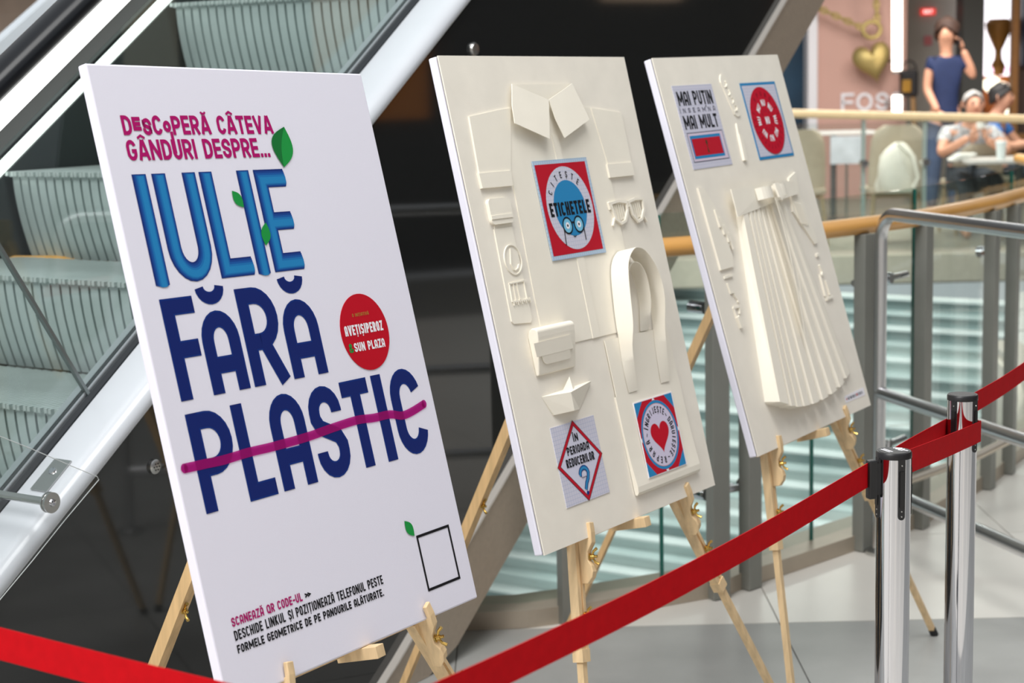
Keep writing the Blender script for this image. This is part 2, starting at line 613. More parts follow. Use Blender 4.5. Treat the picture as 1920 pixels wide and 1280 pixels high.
def make_step(e, z):
    n0, n1 = -3.975, -2.905
    t = MB()
    pitch = 0.0178
    k = 0
    n = n0
    while n < n1 - 0.001:
        t.box(EN(e + RUN / 2 + (0.0 if k % 2 else -0.004), n + pitch * 0.3, z - 0.006), (RUN + 0.03, pitch * 0.55, 0.012), Matrix.Rotation(ANG, 3, 'Z'))
        n += pitch
        k += 1
    t.box(EN(e + RUN / 2 + 0.01, (n0 + n1) / 2, z - 0.018), (RUN, n1 - n0, 0.012), Matrix.Rotation(ANG, 3, 'Z'))
    st = t.build('step', TREAD, ESC)
    r = MB()
    S = 9
    prof = []
    for i in range(S + 1):
        s = i / S
        prof.append((0.005 + 0.055 * s ** 1.7, -0.012 - (RISE - 0.006) * s))
    p2 = 0.0357
    n = n0
    while n < n1 - 0.001:
        a, b = n + 0.003, min(n + p2 * 0.86, n1)
        for (u0, w0), (u1, w1) in zip(prof, prof[1:]):
            A = [EN(e + u0, a, z + w0), EN(e + u0, b, z + w0), EN(e + u1, b, z + w1), EN(e + u1, a, z + w1)]
            B = [q + EV * 0.01 for q in A]
            r.add(A + B, [(0, 1, 2, 3), (0, 3, 7, 4), (1, 5, 6, 2)])
        r.box(EN(e + 0.0, (a + b) / 2, z - 0.009), (0.014, (b - a) * 0.98, 0.012), Matrix.Rotation(ANG, 3, 'Z'))
        n += p2
    rs = r.build('riser', RISER, st)
    bk = MB()
    for (u0, w0), (u1, w1) in zip(prof, prof[1:]):
        bk.add([EN(e + u0 + 0.009, n0, z + w0), EN(e + u0 + 0.009, n1, z + w0), EN(e + u1 + 0.009, n1, z + w1), EN(e + u1 + 0.009, n0, z + w1)], [(0, 1, 2, 3)])
    bk.build('riser_groove', GROOVE, st)
    return st


for k in range(-5, 7):
    make_step(3.439 + RUN * k, 1.397 + RISE * k)

# clear guard plate with its stand-off, low on the deck
gp = [(-80, 786), (0, 818), (60, 842), (135, 874), (181, 893), (184, 899), (120, 975), (60, 1050), (0, 1122), (-80, 1222)]


def on_plane(px, py, n):
    d = ray(px, py)
    t = (n - CAM.dot(NV)) / d.dot(NV)
    return CAM + d * t


lo = [on_plane(x, y, -2.655) for x, y in gp]
guard = MB().prism(lo, [q + NV * 0.004 for q in lo]).build('guard_plate', glass('clear_acrylic', (0.965, 0.97, 0.97), 0.03), ESC)
ed = MB()
ed.tube([q + NV * 0.002 for q in lo], 0.0009, 6, closed=True)
ed.build('plate_edge', mat('acrylic_edge', (214, 218, 218), 0.3), guard)
c = on_plane(90, 941, -2.64)
rod = MB().tube([c - NV * 0.19 + ZV * 0.0, c], 0.0085, 16).build('stand_off', STEEL, ESC, smooth=True)
dk = MB().lathe([(0, 0), (0.0215, 0), (0.0215, 0.003), (0.0195, 0.0035), (0.0195, 0.008), (0.0215, 0.0085), (0.0215, 0.0125), (0, 0.0125)], c, 28, RN).build('disc', STEEL, rod)
MB().lathe([(0, 0), (0.0085, 0), (0.007, 0.004), (0.003, 0.0048), (0.003, 0.0025), (0, 0.0025)], c + NV * 0.0125, 18, RN).build('bolt', CHROME, rod, smooth=True)
sl = Vector((EV.x, EV.y, 0.704)).normalized()
nd = sl.cross(NV)
if nd.z < 0:
    nd = -nd
pc = EN(2.455, -2.775, zd(2.455) + 0.0495)
pl = MB()
o4 = [sl * a + NV * b for a, b in ((-0.045, -0.022), (0.045, -0.022), (0.045, 0.028), (-0.045, 0.028))]
pl.prism([pc + q for q in o4], [pc + q + nd * 0.003 for q in o4])
plate = pl.build('mounting_plate', STEEL, ESC)
MB().lathe([(0, 0), (0.0095, 0), (0.0085, 0.003), (0, 0.004)], pc + nd * 0.003 + sl * 0.01, 18, nd.to_track_quat('Z', 'Y').to_matrix()).build('screw', CHROME, plate, smooth=True)

# second escalator beyond: white deck over dark side
ESC2 = thing('escalator', 'second escalator far beyond, its white side deck above the black handrail', 'escalator', EN(4, -6.2, 0))
z2 = lambda e: 0.66 * e - 1.62
MB().prism([EN(2.5, -6.0, z2(2.5) - 0.10), EN(11, -6.0, z2(11) - 0.10), EN(11, -6.0, z2(11) + 0.05), EN(2.5, -6.0, z2(2.5) + 0.05)],
           [EN(2.5, -6.06, z2(2.5) - 0.10), EN(11, -6.06, z2(11) - 0.10), EN(11, -6.06, z2(11) + 0.05), EN(2.5, -6.06, z2(2.5) + 0.05)]).build('deck', WHITE_DECK, ESC2)
MB().prism([EN(2.5, -6.02, -0.3), EN(11, -6.02, -0.3), EN(11, -6.02, z2(11) - 0.10), EN(2.5, -6.02, z2(2.5) - 0.10)],
           [EN(2.5, -6.3, -0.3), EN(11, -6.3, -0.3), EN(11, -6.3, z2(11) - 0.10), EN(2.5, -6.3, z2(2.5) - 0.10)]).build('side_cladding', CLAD, ESC2)

# ------------------------------------------------------------------ glass balustrade round the void
BAL = thing('glass_balustrade', 'curved glass balustrade with wooden handrail and grey steel posts round the void', 'balustrade', (0.7, 5.3, 0))
OAK = mat('oak_handrail', (214, 158, 84), 0.38, var=0.1, vscale=3, stretch=(1, 1, 8), coat=0.2)
POSTM = mat('grey_steel_post', (134, 135, 129), 0.45, 0.25, var=0.04, vscale=8)
KERB = mat('metal_kerb', (178, 166, 150), 0.4, 0.3, var=0.06, vscale=8)
CRV = RC[6:-2]


def frames_of(path):
    fr = []
    for i in range(len(path)):
        t = (path[min(i + 1, len(path) - 1)] - path[max(i - 1, 0)])
        t.z = 0
        t.normalize()
        fr.append((Vector((t.y, -t.x, 0)), Vector((0, 0, 1)), t))     # first axis points to the visitor side
    return fr


FR = frames_of(CRV)
hp = [(-0.012 + 0.036 * math.cos(a), 1.118 + 0.03 * math.sin(a)) for a in [2 * PI * k / 16 for k in range(16)]]
MB().sweep(CRV, FR, hp).build('handrail', OAK, BAL, smooth=True)
MB().sweep(CRV, FR, [(0.0, 0.001), (0.0, 0.055), (-0.17, 0.055), (-0.17, 0.001)]).build('kerb', KERB, BAL)
MB().sweep(CRV, FR, [(-0.17, -0.5), (-0.17, 0.0), (-0.2, 0.0), (-0.2, -0.5)]).build('slab_edge', SLAB_FACE, BAL)


def on_rail(x):
    best = min(range(len(CRV)), key=lambda i: abs(CRV[i].x - x))
    return CRV[best], FR[best]


def rail_pt(x):
    """point and frame on the curve at that x"""
    for i, (a, b) in enumerate(zip(CRV, CRV[1:])):
        if a.x <= x <= b.x:
            t = (x - a.x) / (b.x - a.x)
            return a.lerp(b, t), FR[i]
    return CRV[-1], FR[-1]


GL = glass('railing_glass', (0.90, 0.955, 0.94), 0.03)
joints = [-2.2, -0.9, -0.30, 0.49, 1.06, 1.52, 2.16, 2.7]
for a, b in zip(joints, joints[1:]):
    seg = [q.copy() for q in CRV if a + 0.03 < q.x < b - 0.03]
    pa, _ = rail_pt(a + 0.006)
    pb, _ = rail_pt(b - 0.006)
    seg = [pa] + seg + [pb]
    MB().sweep(seg, frames_of(seg), [(-0.075, 0.05), (-0.075, 1.215), (-0.085, 1.215), (-0.085, 0.05)]).build('glass_pane', GL, BAL)
    g2 = MB()
    p, f = rail_pt(b)
    g2.box(p - f[0] * 0.08 + ZV * 0.63, (0.012, 0.012, 1.16))
    g2.build('glass_edge', mat('green_glass_edge', (30, 92, 82), 0.2), BAL)
# posts: hollow square sections standing in pairs
for i, (x, w) in enumerate(((-0.62, 0.06), (-0.5, 0.06), (0.150, 0.06), (0.626, 0.062), (0.738, 0.062), (1.182, 0.058), (1.448, 0.058), (1.845, 0.056), (2.0, 0.056), (2.5, 0.056), (2.62, 0.056))):
    p, f = rail_pt(x)
    R = Matrix((f[2], f[0], f[1])).transposed()
    ps = MB().box(p + f[0] * 0.012 + ZV * 0.548, (w, 0.045, 1.09), R).build('post', POSTM, BAL, bevel=0.002)
    for z in ((0.33, 0.92) if i % 2 == 0 else (0.33, 0.92)):
        s = 1 if i % 2 else -1
        q = p - f[0] * 0.02 + ZV * z
        q = q - f[0] * 0.025
        rd = MB().tube([q + f[2] * s * 0.02, q + f[2] * s * 0.17], 0.012, 12).build('rod', CHROME, ps, smooth=True)
        MB().tube([q + f[2] * s * 0.16 + f[0] * 0.012, q + f[2] * s * 0.16 - f[0] * 0.048], 0.020, 14).build('glass_clamp', CHROME, ps, smooth=True)

# ------------------------------------------------------------------ steel tube guard rail beside the stanchions
GR = thing('tube_guard_rail', 'stainless steel tube guard rail standing behind the two stanchions', 'guard rail', (1.235, 5.68, 0))
TUBE = mat('polished_tube', (214, 214, 216), 0.28, 0.95)
A_ = Vector((1.235, 5.68, 0))
DR = (Vector((1.4847, 4.9296, 0)) - Vector((1.2836, 5.5997, 0))).normalized()
H = 1.165
R_ = 0.09
path = [A_ + ZV * 0.02, A_ + ZV * 0.4, A_ + ZV * (H - R_)]
for k in range(1, 9):
    a = PI / 2 * k / 8
    path.append(A_ + DR * (R_ * (1 - math.cos(a))) + ZV * (H - R_ + R_ * math.sin(a)))
path += [A_ + DR * 0.8 + ZV * H, A_ + DR * 1.5 + ZV * H]
for k in range(1, 9):
    a = PI / 2 * k / 8
    path.append(A_ + DR * (1.5 + R_ * math.sin(a)) + ZV * (H - R_ + R_ * math.cos(a)))
path.append(A_ + DR * (1.5 + R_) + ZV * 0.02)
MB().tube(path, 0.0215, 16).build('frame', TUBE, GR, smooth=True)
for z in (0.56, 0.235):
    MB().tube([A_ + ZV * z, A_ + DR * (1.5 + R_) + ZV * z], 0.0215, 14).build('cross_rail', TUBE, GR, smooth=True)
for q in (A_, A_ + DR * (1.5 + R_)):
    MB().lathe([(0, 0.0), (0.045, 0.0), (0.045, 0.012), (0.03, 0.02), (0, 0.02)], q + ZV * 0.0, 20).build('foot', STEEL, GR, smooth=True)
# the side return of the same rail, running away to the hall
MB().tube([A_ + ZV * 0.235, at(1690, 905, 5.9), at(1835, 853, 6.0), at(1990, 775, 6.2)], 0.016, 12).build('return_rail', mat('satin_tube', (196, 186, 172), 0.3, 0.8), GR, smooth=True)

# ------------------------------------------------------------------ lettering: a monoline alphabet drawn as flat strokes
def arc(cx, cy, rx, ry, a0, a1, n=12):
    return [(cx + rx * math.cos(math.radians(a0 + (a1 - a0) * i / n)), cy + ry * math.sin(math.radians(a0 + (a1 - a0) * i / n))) for i in range(n + 1)]


REL = {'I': 0.16, 'Î': 0.16, 'M': 0.62, 'W': 0.7, 'N': 0.46, '.': 0.12, '-': 0.3, '~': 0.4, ' ': 0.24, 'o': 0.36, 'L': 0.36, 'E': 0.37, 'F': 0.36, 'T': 0.4, 'Ț': 0.4, '>': 0.3, 'J': 0.34, 'Q': 0.46, '&': 0.46, 'a': 0.48, 'ă': 0.48, 'â': 0.48, 'V': 0.46}
BASE = {'Ă': ('A', 'breve'), 'Â': ('A', 'circ'), 'Î': ('I', 'circ'), 'Ș': ('S', 'comma'), 'Ț': ('T', 'comma'), 'ă': ('a', 'breve'), 'â': ('a', 'circ')}


def glyph(ch, W, H, t):
    """list of (points, closed) centre lines in a W x H cell"""
    dia = None
    if ch in BASE:
        ch, dia = BASE[ch]
    x0, x1, y0, y1, cx = t / 2, W - t / 2, t / 2, H - t / 2, W / 2
    rx = (x1 - x0) / 2
    r = min(rx * 1.15, (y1 - y0) / 2)
    S = []
    if ch == 'I':
        S = [[(cx, 0), (cx, H)]]
    elif ch == 'L':
        S = [[(x0, H), (x0, y0), (W, y0)]]
    elif ch == 'E':
        S = [[(W, y1), (x0, y1), (x0, y0), (W, y0)], [(x0, H * .49), (W * .95, H * .49)]]
    elif ch == 'F':
        S = [[(W, y1), (x0, y1), (x0, 0)], [(x0, H * .49), (W * .92, H * .49)]]
    elif ch == 'T':
        S = [[(0, y1), (W, y1)], [(cx, 0), (cx, y1)]]
    elif ch == 'U':
        S = [[(x0, H)] + arc(cx, y0 + r, rx, r, 180, 360) + [(x1, H)]]
    elif ch == 'J':
        S = [[(x1, H)] + arc(cx, y0 + r, rx, r, 0, -170)]
    elif ch == 'A':
        S = [[(x0, 0)] + arc(cx, y1 - r, rx, r, 180, 0) + [(x1, 0)], [(x0, H * .34), (x1, H * .34)]]
    elif ch == 'a':
        S = [[(x0 * .8, 0), (cx - t * .15, H)], [(cx + t * .15, H), (W - x0 * .8, 0)], [(W * .24, H * .28), (W * .76, H * .28)], [(cx - t * .4, y1), (cx + t * .4, y1)]]
    elif ch == 'V':
        S = [[(x0 * .8, H), (cx, 0)], [(cx, 0), (W - x0 * .8, H)]]
    elif ch in 'PRB':
        ym = H * .44
        rr = min(rx * 1.2, (y1 - ym) / 2)
        bowl = [(x0, ym), (x1 - rr, ym)] + [(x1 - rr + rr * math.cos(math.radians(a)), (ym + y1) / 2 + (y1 - ym) / 2 * math.sin(math.radians(a))) for a in range(-90, 91, 15)] + [(x0, y1)]
        S = [bowl, [(x0, 0), (x0, H)]]
        if ch == 'R':
            S.append([(cx, ym), (W - t * .45, 0)])
    elif ch == 'D':
        rr = min(rx * 1.3, (y1 - y0) / 2)
        S = [[(x0, y0), (x1 - rr, y0)] + arc(x1 - rr, y0 + rr, rr, rr, -90, 0, 6) + arc(x1 - rr, y1 - rr, rr, rr, 0, 90, 6) + [(x0, y1)], [(x0, 0), (x0, H)]]
    elif ch in 'CG':
        S = [arc(cx, y1 - r, rx, r, 14, 180) + (arc(cx, y0 + r, rx, r, 180, 346) if ch == 'C' else arc(cx, y0 + r, rx, r, 180, 360) + [(x1, H * .46), (cx, H * .46)])]
    elif ch in 'OQ':
        S = [(arc(cx, y1 - r, rx, r, 0, 180) + arc(cx, y0 + r, rx, r, 180, 360), True)]
        if ch == 'Q':
            S.append([(cx, H * .22), (W, 0)])
    elif ch == 'o':
        S = [(arc(cx, H / 2, rx, (y1 - y0) / 2, 0, 345, 23), True)]
    elif ch == 'S':
        q = H * .25
        ra = min(rx, q)
        S = [[(x1, y1 - ra * 1.15)] + arc(cx, y1 - ra, rx, ra, 0, 180, 10) + [(x0, H * .66), (x0 + rx * .3, H * .56), (x1 - rx * .3, H * .44), (x1, H * .34)] + arc(cx, y0 + ra, rx, ra, 0, -180, 10) + [(x0, y0 + ra * 1.15)]]
    elif ch == 'N':
        S = [[(x0, 0), (x0, H)], [(x0, H - t * .3), (x1, t * .3)], [(x1, 0), (x1, H)]]
    elif ch == 'M':
        S = [[(x0, 0), (x0, H)], [(x0, H - t * .3), (cx, H * .25)], [(cx, H * .25), (x1, H - t * .3)], [(x1, 0), (x1, H)]]
    elif ch == 'Z':
        S = [[(0, y1), (x1, y1), (x0, y0), (W, y0)]]
    elif ch == 'X':
        S = [[(x0, 0), (x1, H)], [(x0, H), (x1, 0)]]
    elif ch == 'K':
        S = [[(x0, 0), (x0, H)], [(x0, H * .42), (x1, H)], [(x0 + rx * .5, H * .55), (x1, 0)]]
    elif ch == 'H':
        S = [[(x0, 0), (x0, H)], [(x1, 0), (x1, H)], [(x0, H / 2), (x1, H / 2)]]
    elif ch == '.':
        S = [[(cx, 0), (cx, min(W, t * 1.2))]]
    elif ch in '-':
        S = [[(0, H * .42), (W, H * .42)]]
    elif ch == '~':
        S = [[(W * i / 8, H * .42 + H * .07 * math.sin(2 * PI * i / 8)) for i in range(9)]]
    elif ch == '>':
        S = [[(0, H * .68), (W, H * .45), (0, H * .22)]]
    elif ch == '&':
        S = [[(W, 0), (W * .2, H * .72)] + arc(W * .45, H * .78, W * .26, H * .17, 180, -20, 8) + [(W * .12, H * .36)] + arc(W * .45, H * .24, W * .36, H * .2, 160, 320, 8) + [(W, H * .4)]]
    elif ch == '?':
        S = [[(x0, H * .62), (x0, H * .72)] + arc(cx, H * .74, rx, y1 - H * .74, 180, 0) + [(x1, H * .66), (cx + rx * .3, H * .45), (cx, H * .34), (cx, H * .18)], [(cx, 0), (cx, t)]]
    out = [q if isinstance(q, tuple) else (q, False) for q in S]
    if dia == 'breve':
        w = min(W * .3, H * .16)
        out.append((arc(cx, H * 1.2, w, H * .11, 180, 360, 8), -1))
    elif dia == 'circ':
        w = max(W * .34, H * .13)
        out.append(([(cx - w, H * 1.07), (cx, H * 1.2), (cx + w, H * 1.07)], -1))
    elif dia == 'comma':
        out.append(([(cx, -H * .06), (cx - t * .3, -H * .2)], -1))
    return out


def stroke(pts, t, closed=False):
    """flat ribbon of width t along 2D points: list of quads"""
    if closed == -1:          # thin mark such as an accent
        t, closed = t * 0.62, False
    n = len(pts)
    P = [Vector((p[0], p[1])) for p in pts]
    L, Rr = [], []
    for i in range(n):
        a = P[(i - 1) % n] if (closed or i > 0) else None
        b = P[(i + 1) % n] if (closed or i < n - 1) else None
        d0 = (P[i] - a).normalized() if a is not None and (P[i] - a).length > 1e-9 else None
        d1 = (b - P[i]).normalized() if b is not None and (b - P[i]).length > 1e-9 else None
        if d0 is None:
            d0 = d1
        if d1 is None:
            d1 = d0
        m = d0 + d1
        m = m.normalized() if m.length > 1e-6 else d0
        nn = Vector((-m.y, m.x))
        k = 1 / max(0.45, nn.dot(Vector((-d0.y, d0.x))))
        L.append(P[i] + nn * t / 2 * k)
        Rr.append(P[i] - nn * t / 2 * k)
    return [(L[i], L[(i + 1) % n], Rr[(i + 1) % n], Rr[i]) for i in range(n if closed else n - 1)]


class Print:
    """flat print on a board: everything in u (right), v (down) metres, lifted h off the face"""

    def __init__(s, h=0.0006, hf=None):
        s.mb = MB()
        s.h = h
        s.hf = hf or (lambda u, v: 0.0)
        s.k = 0

    def P(s, u, v):
        h = s.h + s.hf(u, v) + 0.000012 * (s.k % 9)
        return Vector((u - 0.35 - 1.6 * h, 1 - v, h))

    def poly(s, pts):
        s.mb.add([s.P(u, v) for u, v in pts], [tuple(range(len(pts)))])
        return s

    def disc(s, u, v, r, r2=None, n=48):
        return s.poly([(u + r * math.cos(2 * PI * k / n), v + (r2 or r) * math.sin(2 * PI * k / n)) for k in range(n)])

    def line(s, pts, t, closed=False):
        s.k += 1
        for q in stroke(pts, t, closed):
            s.mb.add([s.P(x.x, x.y) for x in q], [(0, 1, 2, 3)])
        return s

    def ring(s, u, v, r, t, n=48):
        return s.line([(u + r * math.cos(2 * PI * k / n), v + r * math.sin(2 * PI * k / n)) for k in range(n)], t, True)

    def leaf(s, a, b, w, bend=0.0, half=0):
        a, b = Vector(a), Vector(b)
        d = b - a
        n = Vector((-d.y, d.x)).normalized()
        k = 14
        up = [a + d * i / k + n * (math.sin(PI * i / k) * w * (1 + bend)) for i in range(k + 1)]
        dn = [a + d * i / k - n * (math.sin(PI * i / k) * w * (1 - bend)) for i in range(k + 1)]
        md = [a + d * i / k + n * (math.sin(PI * i / k) * w * bend * .8) for i in range(k + 1)]
        if half == 0:
            s.poly([tuple(q) for q in up + dn[::-1][1:-1]])
        else:
            s.poly([tuple(q) for q in (up if half > 0 else dn) + md[::-1][1:-1]])
        return s

    def char(s, ch, u0, u1, vt, vb, t, du=0.0, dv=0.0, tw=1.0):
        """one letter in a cell; tw thins the stroke, du/dv shift it (for printed inner shading)"""
        for pts, cl in glyph(ch, u1 - u0, vb - vt, t):
            s.k += 1
            for q in stroke(pts, t * tw, cl):
                s.mb.add([s.P(u0 + x.x + du, vb - x.y + dv) for x in q], [(0, 1, 2, 3)])
        return s

    def text(s, txt, u0, u1, vt, vb, t, gap=0.09, over=None):
        H = vb - vt
        ws = [REL.get(c, 0.42) * H if c not in 'IÎ.' else max(t, REL[c] * H * .8) for c in txt]
        fix = sum(w for c, w in zip(txt, ws) if c in 'IÎ.')
        var = sum(ws) - fix
        g = gap * H
        k = (u1 - u0 - fix - g * (len(txt) - 1)) / max(var, 1e-6)
        u = u0
        for i, (c, w) in enumerate(zip(txt, ws)):
            w = w if c in 'IÎ.' else w * k
            if c != ' ':
                a, b = (over or {}).get(i, (vt, vb))
                s.char(c, u, u + w, a, b, t)
            u += w + g
        return s

    def ringtext(s, txt, u, v, r, a0, a1, H, t, w=None):
        """letters standing round a circle, tops outward; angles clockwise from the top, degrees"""
        n = len(txt)
        for i, c in enumerate(txt):
            if c == ' ':
                continue
            a = math.radians(a0 + (a1 - a0) * i / max(1, n - 1))
            W = w if w else REL.get(c, 0.42) * H * 1.25
            if c in 'IÎ':
                W = t * 1.2
            ca, sa = math.cos(a), math.sin(a)
            for pts, cl in glyph(c, W, H, t):
                s.k += 1
                for q in stroke(pts, t, cl):
                    vs = []
                    for x in q:
                        lx, ly = x.x - W / 2, x.y - H / 2
                        vs.append(s.P(u + (r + ly) * sa + lx * ca, v - (r + ly) * ca + lx * sa))
                    s.mb.add(vs, [(0, 1, 2, 3)])
        return s

    def build(s, name, m, parent, label=None):
        o = s.mb.build(name, m, parent, local=True, fix=False, label=label)
        return o


def LP(u, v, h):
    return Vector((u - 0.35, 1 - v, h))


def slab(mb, pts, h0, h1):
    """cut paper piece: outline in u, v between two heights (numbers or one per corner)"""
    n = len(pts)
    a = h0 if isinstance(h0, (list, tuple)) else [h0] * n
    b = h1 if isinstance(h1, (list, tuple)) else [h1] * n
    pts = [(u - 1.6 * h, v) for (u, v), h in zip(pts, b)]
    mb.prism([LP(u, v, h) for (u, v), h in zip(pts, a)], [LP(u, v, h) for (u, v), h in zip(pts, b)])
    return mb


def rect(u0, v0, u1, v1):
    return [(u0, v0), (u1, v0), (u1, v1), (u0, v1)]


def rrect(u0, v0, u1, v1, r, n=5):
    out = []
    for cx, cy, a in ((u1 - r, v0 + r, -90), (u1 - r, v1 - r, 0), (u0 + r, v1 - r, 90), (u0 + r, v0 + r, 180)):
        out += arc(cx, cy, r, r, a, a + 90, n)
    return out


POSE = {'A': (-0.25895, 2.78251, 0.68584, 1.02271, 0.25045, -0.03117), 'B': (0.25298, 3.54164, 0.70078, 0.95703, 0.23382, -0.00554), 'C': (0.78511, 4.35165, 0.71418, 0.96704, 0.28019, 0.01293)}


def board_matrix(k):
    x, y, z, yaw, lean, rl = POSE[k]
    e = Vector((math.cos(yaw), math.sin(yaw), 0))
    n = Vector((math.sin(yaw), -math.cos(yaw), 0))
    up = ZV * math.cos(lean) - n * math.sin(lean)
    ex = e * math.cos(rl) + up * math.sin(rl)
    uy = -e * math.sin(rl) + up * math.cos(rl)
    nn = ex.cross(uy)
    M = Matrix((ex, uy, nn)).transposed().to_4x4()
    M.translation = Vector((x, y, z))
    return M


INK_MAGENTA = mat('print_magenta', (172, 14, 102), 0.6, spec=0.15)
INK_BLACK = mat('print_black', (24, 24, 28), 0.6, spec=0.15)
INK_NAVY = mat('print_navy', (16, 48, 122), 0.6, spec=0.15)
INK_NAVY_D = mat('print_navy_deep', (18, 36, 104), 0.6, spec=0.15)
INK_RED = mat('print_red', (186, 24, 44), 0.6, spec=0.15)
INK_BLUE = mat('print_blue', (44, 132, 186), 0.6, spec=0.15)
INK_WHITE = mat('print_white', (238, 236, 242), 0.6, spec=0.15)
INK_GREEN = mat('print_green', (30, 146, 66), 0.6, spec=0.15)
INK_GREEN_D = mat('print_green_deep', (22, 112, 52), 0.6, spec=0.15)

def marker_ink():
    """translucent printed marker line: the letters under it show through darker"""
    m = bpy.data.materials.new('print_marker')
    m.use_nodes = True
    nt = m.node_tree
    p = nt.nodes['Principled BSDF']
    p.inputs['Base Color'].default_value = rgb(190, 30, 132)
    p.inputs['Roughness'].default_value = 0.7
    p.inputs['Specular IOR Level'].default_value = 0.1
    t = nt.nodes.new('ShaderNodeBsdfTransparent')
    t.inputs[0].default_value = (0.62, 0.14, 0.46, 1)
    mx = nt.nodes.new('ShaderNodeMixShader')
    mx.inputs[0].default_value = 0.5
    nt.links.new(t.outputs[0], mx.inputs[1])
    nt.links.new(p.outputs[0], mx.inputs[2])
    nt.links.new(mx.outputs[0], nt.nodes['Material Output'].inputs[0])
    return m


# ------------------------------------------------------------------ white poster board
A = thing('poster_board', 'white canvas board printed with large blue slogan letters and a red round sticker', 'poster', M=board_matrix('A'))
mb = MB()
mb.box((0, 0.5, -0.0092), (0.70, 1.0, 0.018))
mb.build('canvas', CANVAS, A, local=True, bevel=0.003)
# side fold of the canvas at the corner
Print(0.0005).text('DESCoPERă CâTEVa', .0485, .4088, .0815, .1130, .0064, 0.085, {1: (.0840, .1060), 2: (.0860, .1135), 4: (.0900, .1090), 5: (.0822, .1135)}).text('GâNDURI DESPRE...', .0470, .3866, .1205, .1535, .0064, 0.085).line([(.1552, .108), (.1552, .1440)], .0064).build('lettering', INK_MAGENTA, A)
shade = [((22, 48, 118), 1.0, 0, 0), ((24, 66, 140), .86, .0012, .0008), ((26, 86, 160), .70, .002, .0016), ((30, 112, 176), .54, .0028, .0026), ((36, 128, 186), .36, .0036, .0034)]
for i, (c, tw, du, dv) in enumerate(shade):
    p = Print(0.0004 + 0.00012 * i)
    for ch, a, b in (('I', .0453, .0762), ('U', .0885, .1885), ('L', .1972, .2785), ('I', .2885, .3205), ('E', .3318, .4095)):
        p.char(ch, a, b, .1752, .3515, .0310, du, dv, tw)
    p.build('slogan_lettering', mat('slogan_blue_%d' % (i + 1), c, 0.6, spec=0.15), A)
for i, (m, tw) in enumerate(((INK_NAVY, 1.0), (INK_NAVY_D, .8))):
    p = Print(0.0004 + 0.00012 * i)
    p.char('F', .0448, .1176, .3728, .5337, .0275, 0, 0, tw)
    p.char('A', .1195, .2085, .4013, .5340, .0275, 0, 0, tw)
    p.char('R', .2190, .3120, .3715, .5342, .0280, 0, 0, tw)
    p.char('A', .3205, .4130, .4013, .5342, .0275, 0, 0, tw)
    for u in (.1620, .3648):
        p.line([(u + .0235 * math.cos(math.radians(a)), .3622 + .0185 * math.sin(math.radians(a))) for a in range(0, 181, 15)], .0205 * tw)
    p.char('P', .0455, .1385, .5545, .7112, .0275, 0, 0, tw)
    p.char('L', .1494, .2188, .5548, .7116, .0275, 0, 0, tw)
    p.char('A', .2340, .3228, .5538, .7108, .0275, 0, 0, tw)
    p.char('S', .3372, .4240, .5545, .7130, .0278, 0, 0, tw)
    p.char('T', .4330, .5100, .5553, .7104, .0276, 0, 0, tw)
    p.char('I', .5240, .5540, .5552, .7112, .0290, 0, 0, tw)
    p.char('C', .5705, .6625, .5540, .7118, .0278, 0, 0, tw)
    p.build('slogan_lettering', m, A)
p = Print(0.0009)
sp = spline([(.0200, .6345, 0), (.0700, .6355, 0), (.1101, .6365, 0), (.1700, .6345, 0), (.2325, .6350, 0), (.3197, .6332, 0), (.3950, .6285, 0), (.4612, .6258, 0), (.5100, .6290, 0), (.5588, .6300, 0), (.5920, .6372, 0), (.6250, .6345, 0), (.6670, .6262, 0)], 5)
p.line([(q.x, q.y) for q in sp], .0150)
p.disc(.0200, .6345, .0075).disc(.6670, .6262, .0075)
p.build('strike_line', marker_ink(), A)
for a, b, w in (((.4399, .1012), (.4157, .1727), .0235), ((.2682, .2090), (.2890, .2378), .0105), ((.3358, .2660), (.3232, .3050), .0115), ((.5313, .8200), (.5511, .8511), .0105)):
    lf = Print(0.0011).leaf(a, b, w).build('leaf_print', INK_GREEN, A)
    if w > .02:
        Print(0.0013).leaf(a, b, w, .35, 1).build('leaf_shade', INK_GREEN_D, lf)
mb = MB()
n = 48
mb.prism([LP(.5380 + .0692 * math.cos(2 * PI * k / n), .4762 + .0692 * math.sin(2 * PI * k / n), 0.0002) for k in range(n)], [LP(.5380 + .0692 * math.cos(2 * PI * k / n), .4762 + .0692 * math.sin(2 * PI * k / n), 0.0010) for k in range(n)])
stk = mb.build('round_sticker', mat('sticker_red', (190, 14, 36), 0.5, spec=0.15), A, local=True, label='red round sticker')
Print(0.0014).text('O INIȚIATIVĂ', .5125, .5612, .4410, .4470, .0011, 0.2).build('lettering', mat('print_gold', (176, 130, 60), 0.6, spec=0.15), stk)
Print(0.0014).text('AVEȚIȘIPEROZ', .4818, .5945, .4608, .4790, .0038, 0.1).text('SUN PLAZA', .4985, .5895, .4930, .5090, .0034, 0.1).build('lettering', INK_WHITE, stk)
Print(0.0014).char('&', .4838, .4945, .4935, .5082, .0030).build('lettering', INK_GREEN, stk)
Print(0.0005).text('SCANEAZĂ QR CODE-UL', .0475, .2200, .8755, .8895, .0026, 0.12).build('lettering', INK_MAGENTA, A)
Print(0.0005).text('>>', .2275, .2410, .8765, .8885, .0026, 0.05).text('DESCHIDE LINKUL ȘI POZIȚIONEAZĂ TELEFONUL PESTE', .0475, .4345, .8958, .9112, .0026, 0.11).text('FORMELE GEOMETRICE DE PE PANOURILE ALĂTURATE.', .0475, .4292, .9182, .9312, .0026, 0.12).build('lettering', INK_BLACK, A)
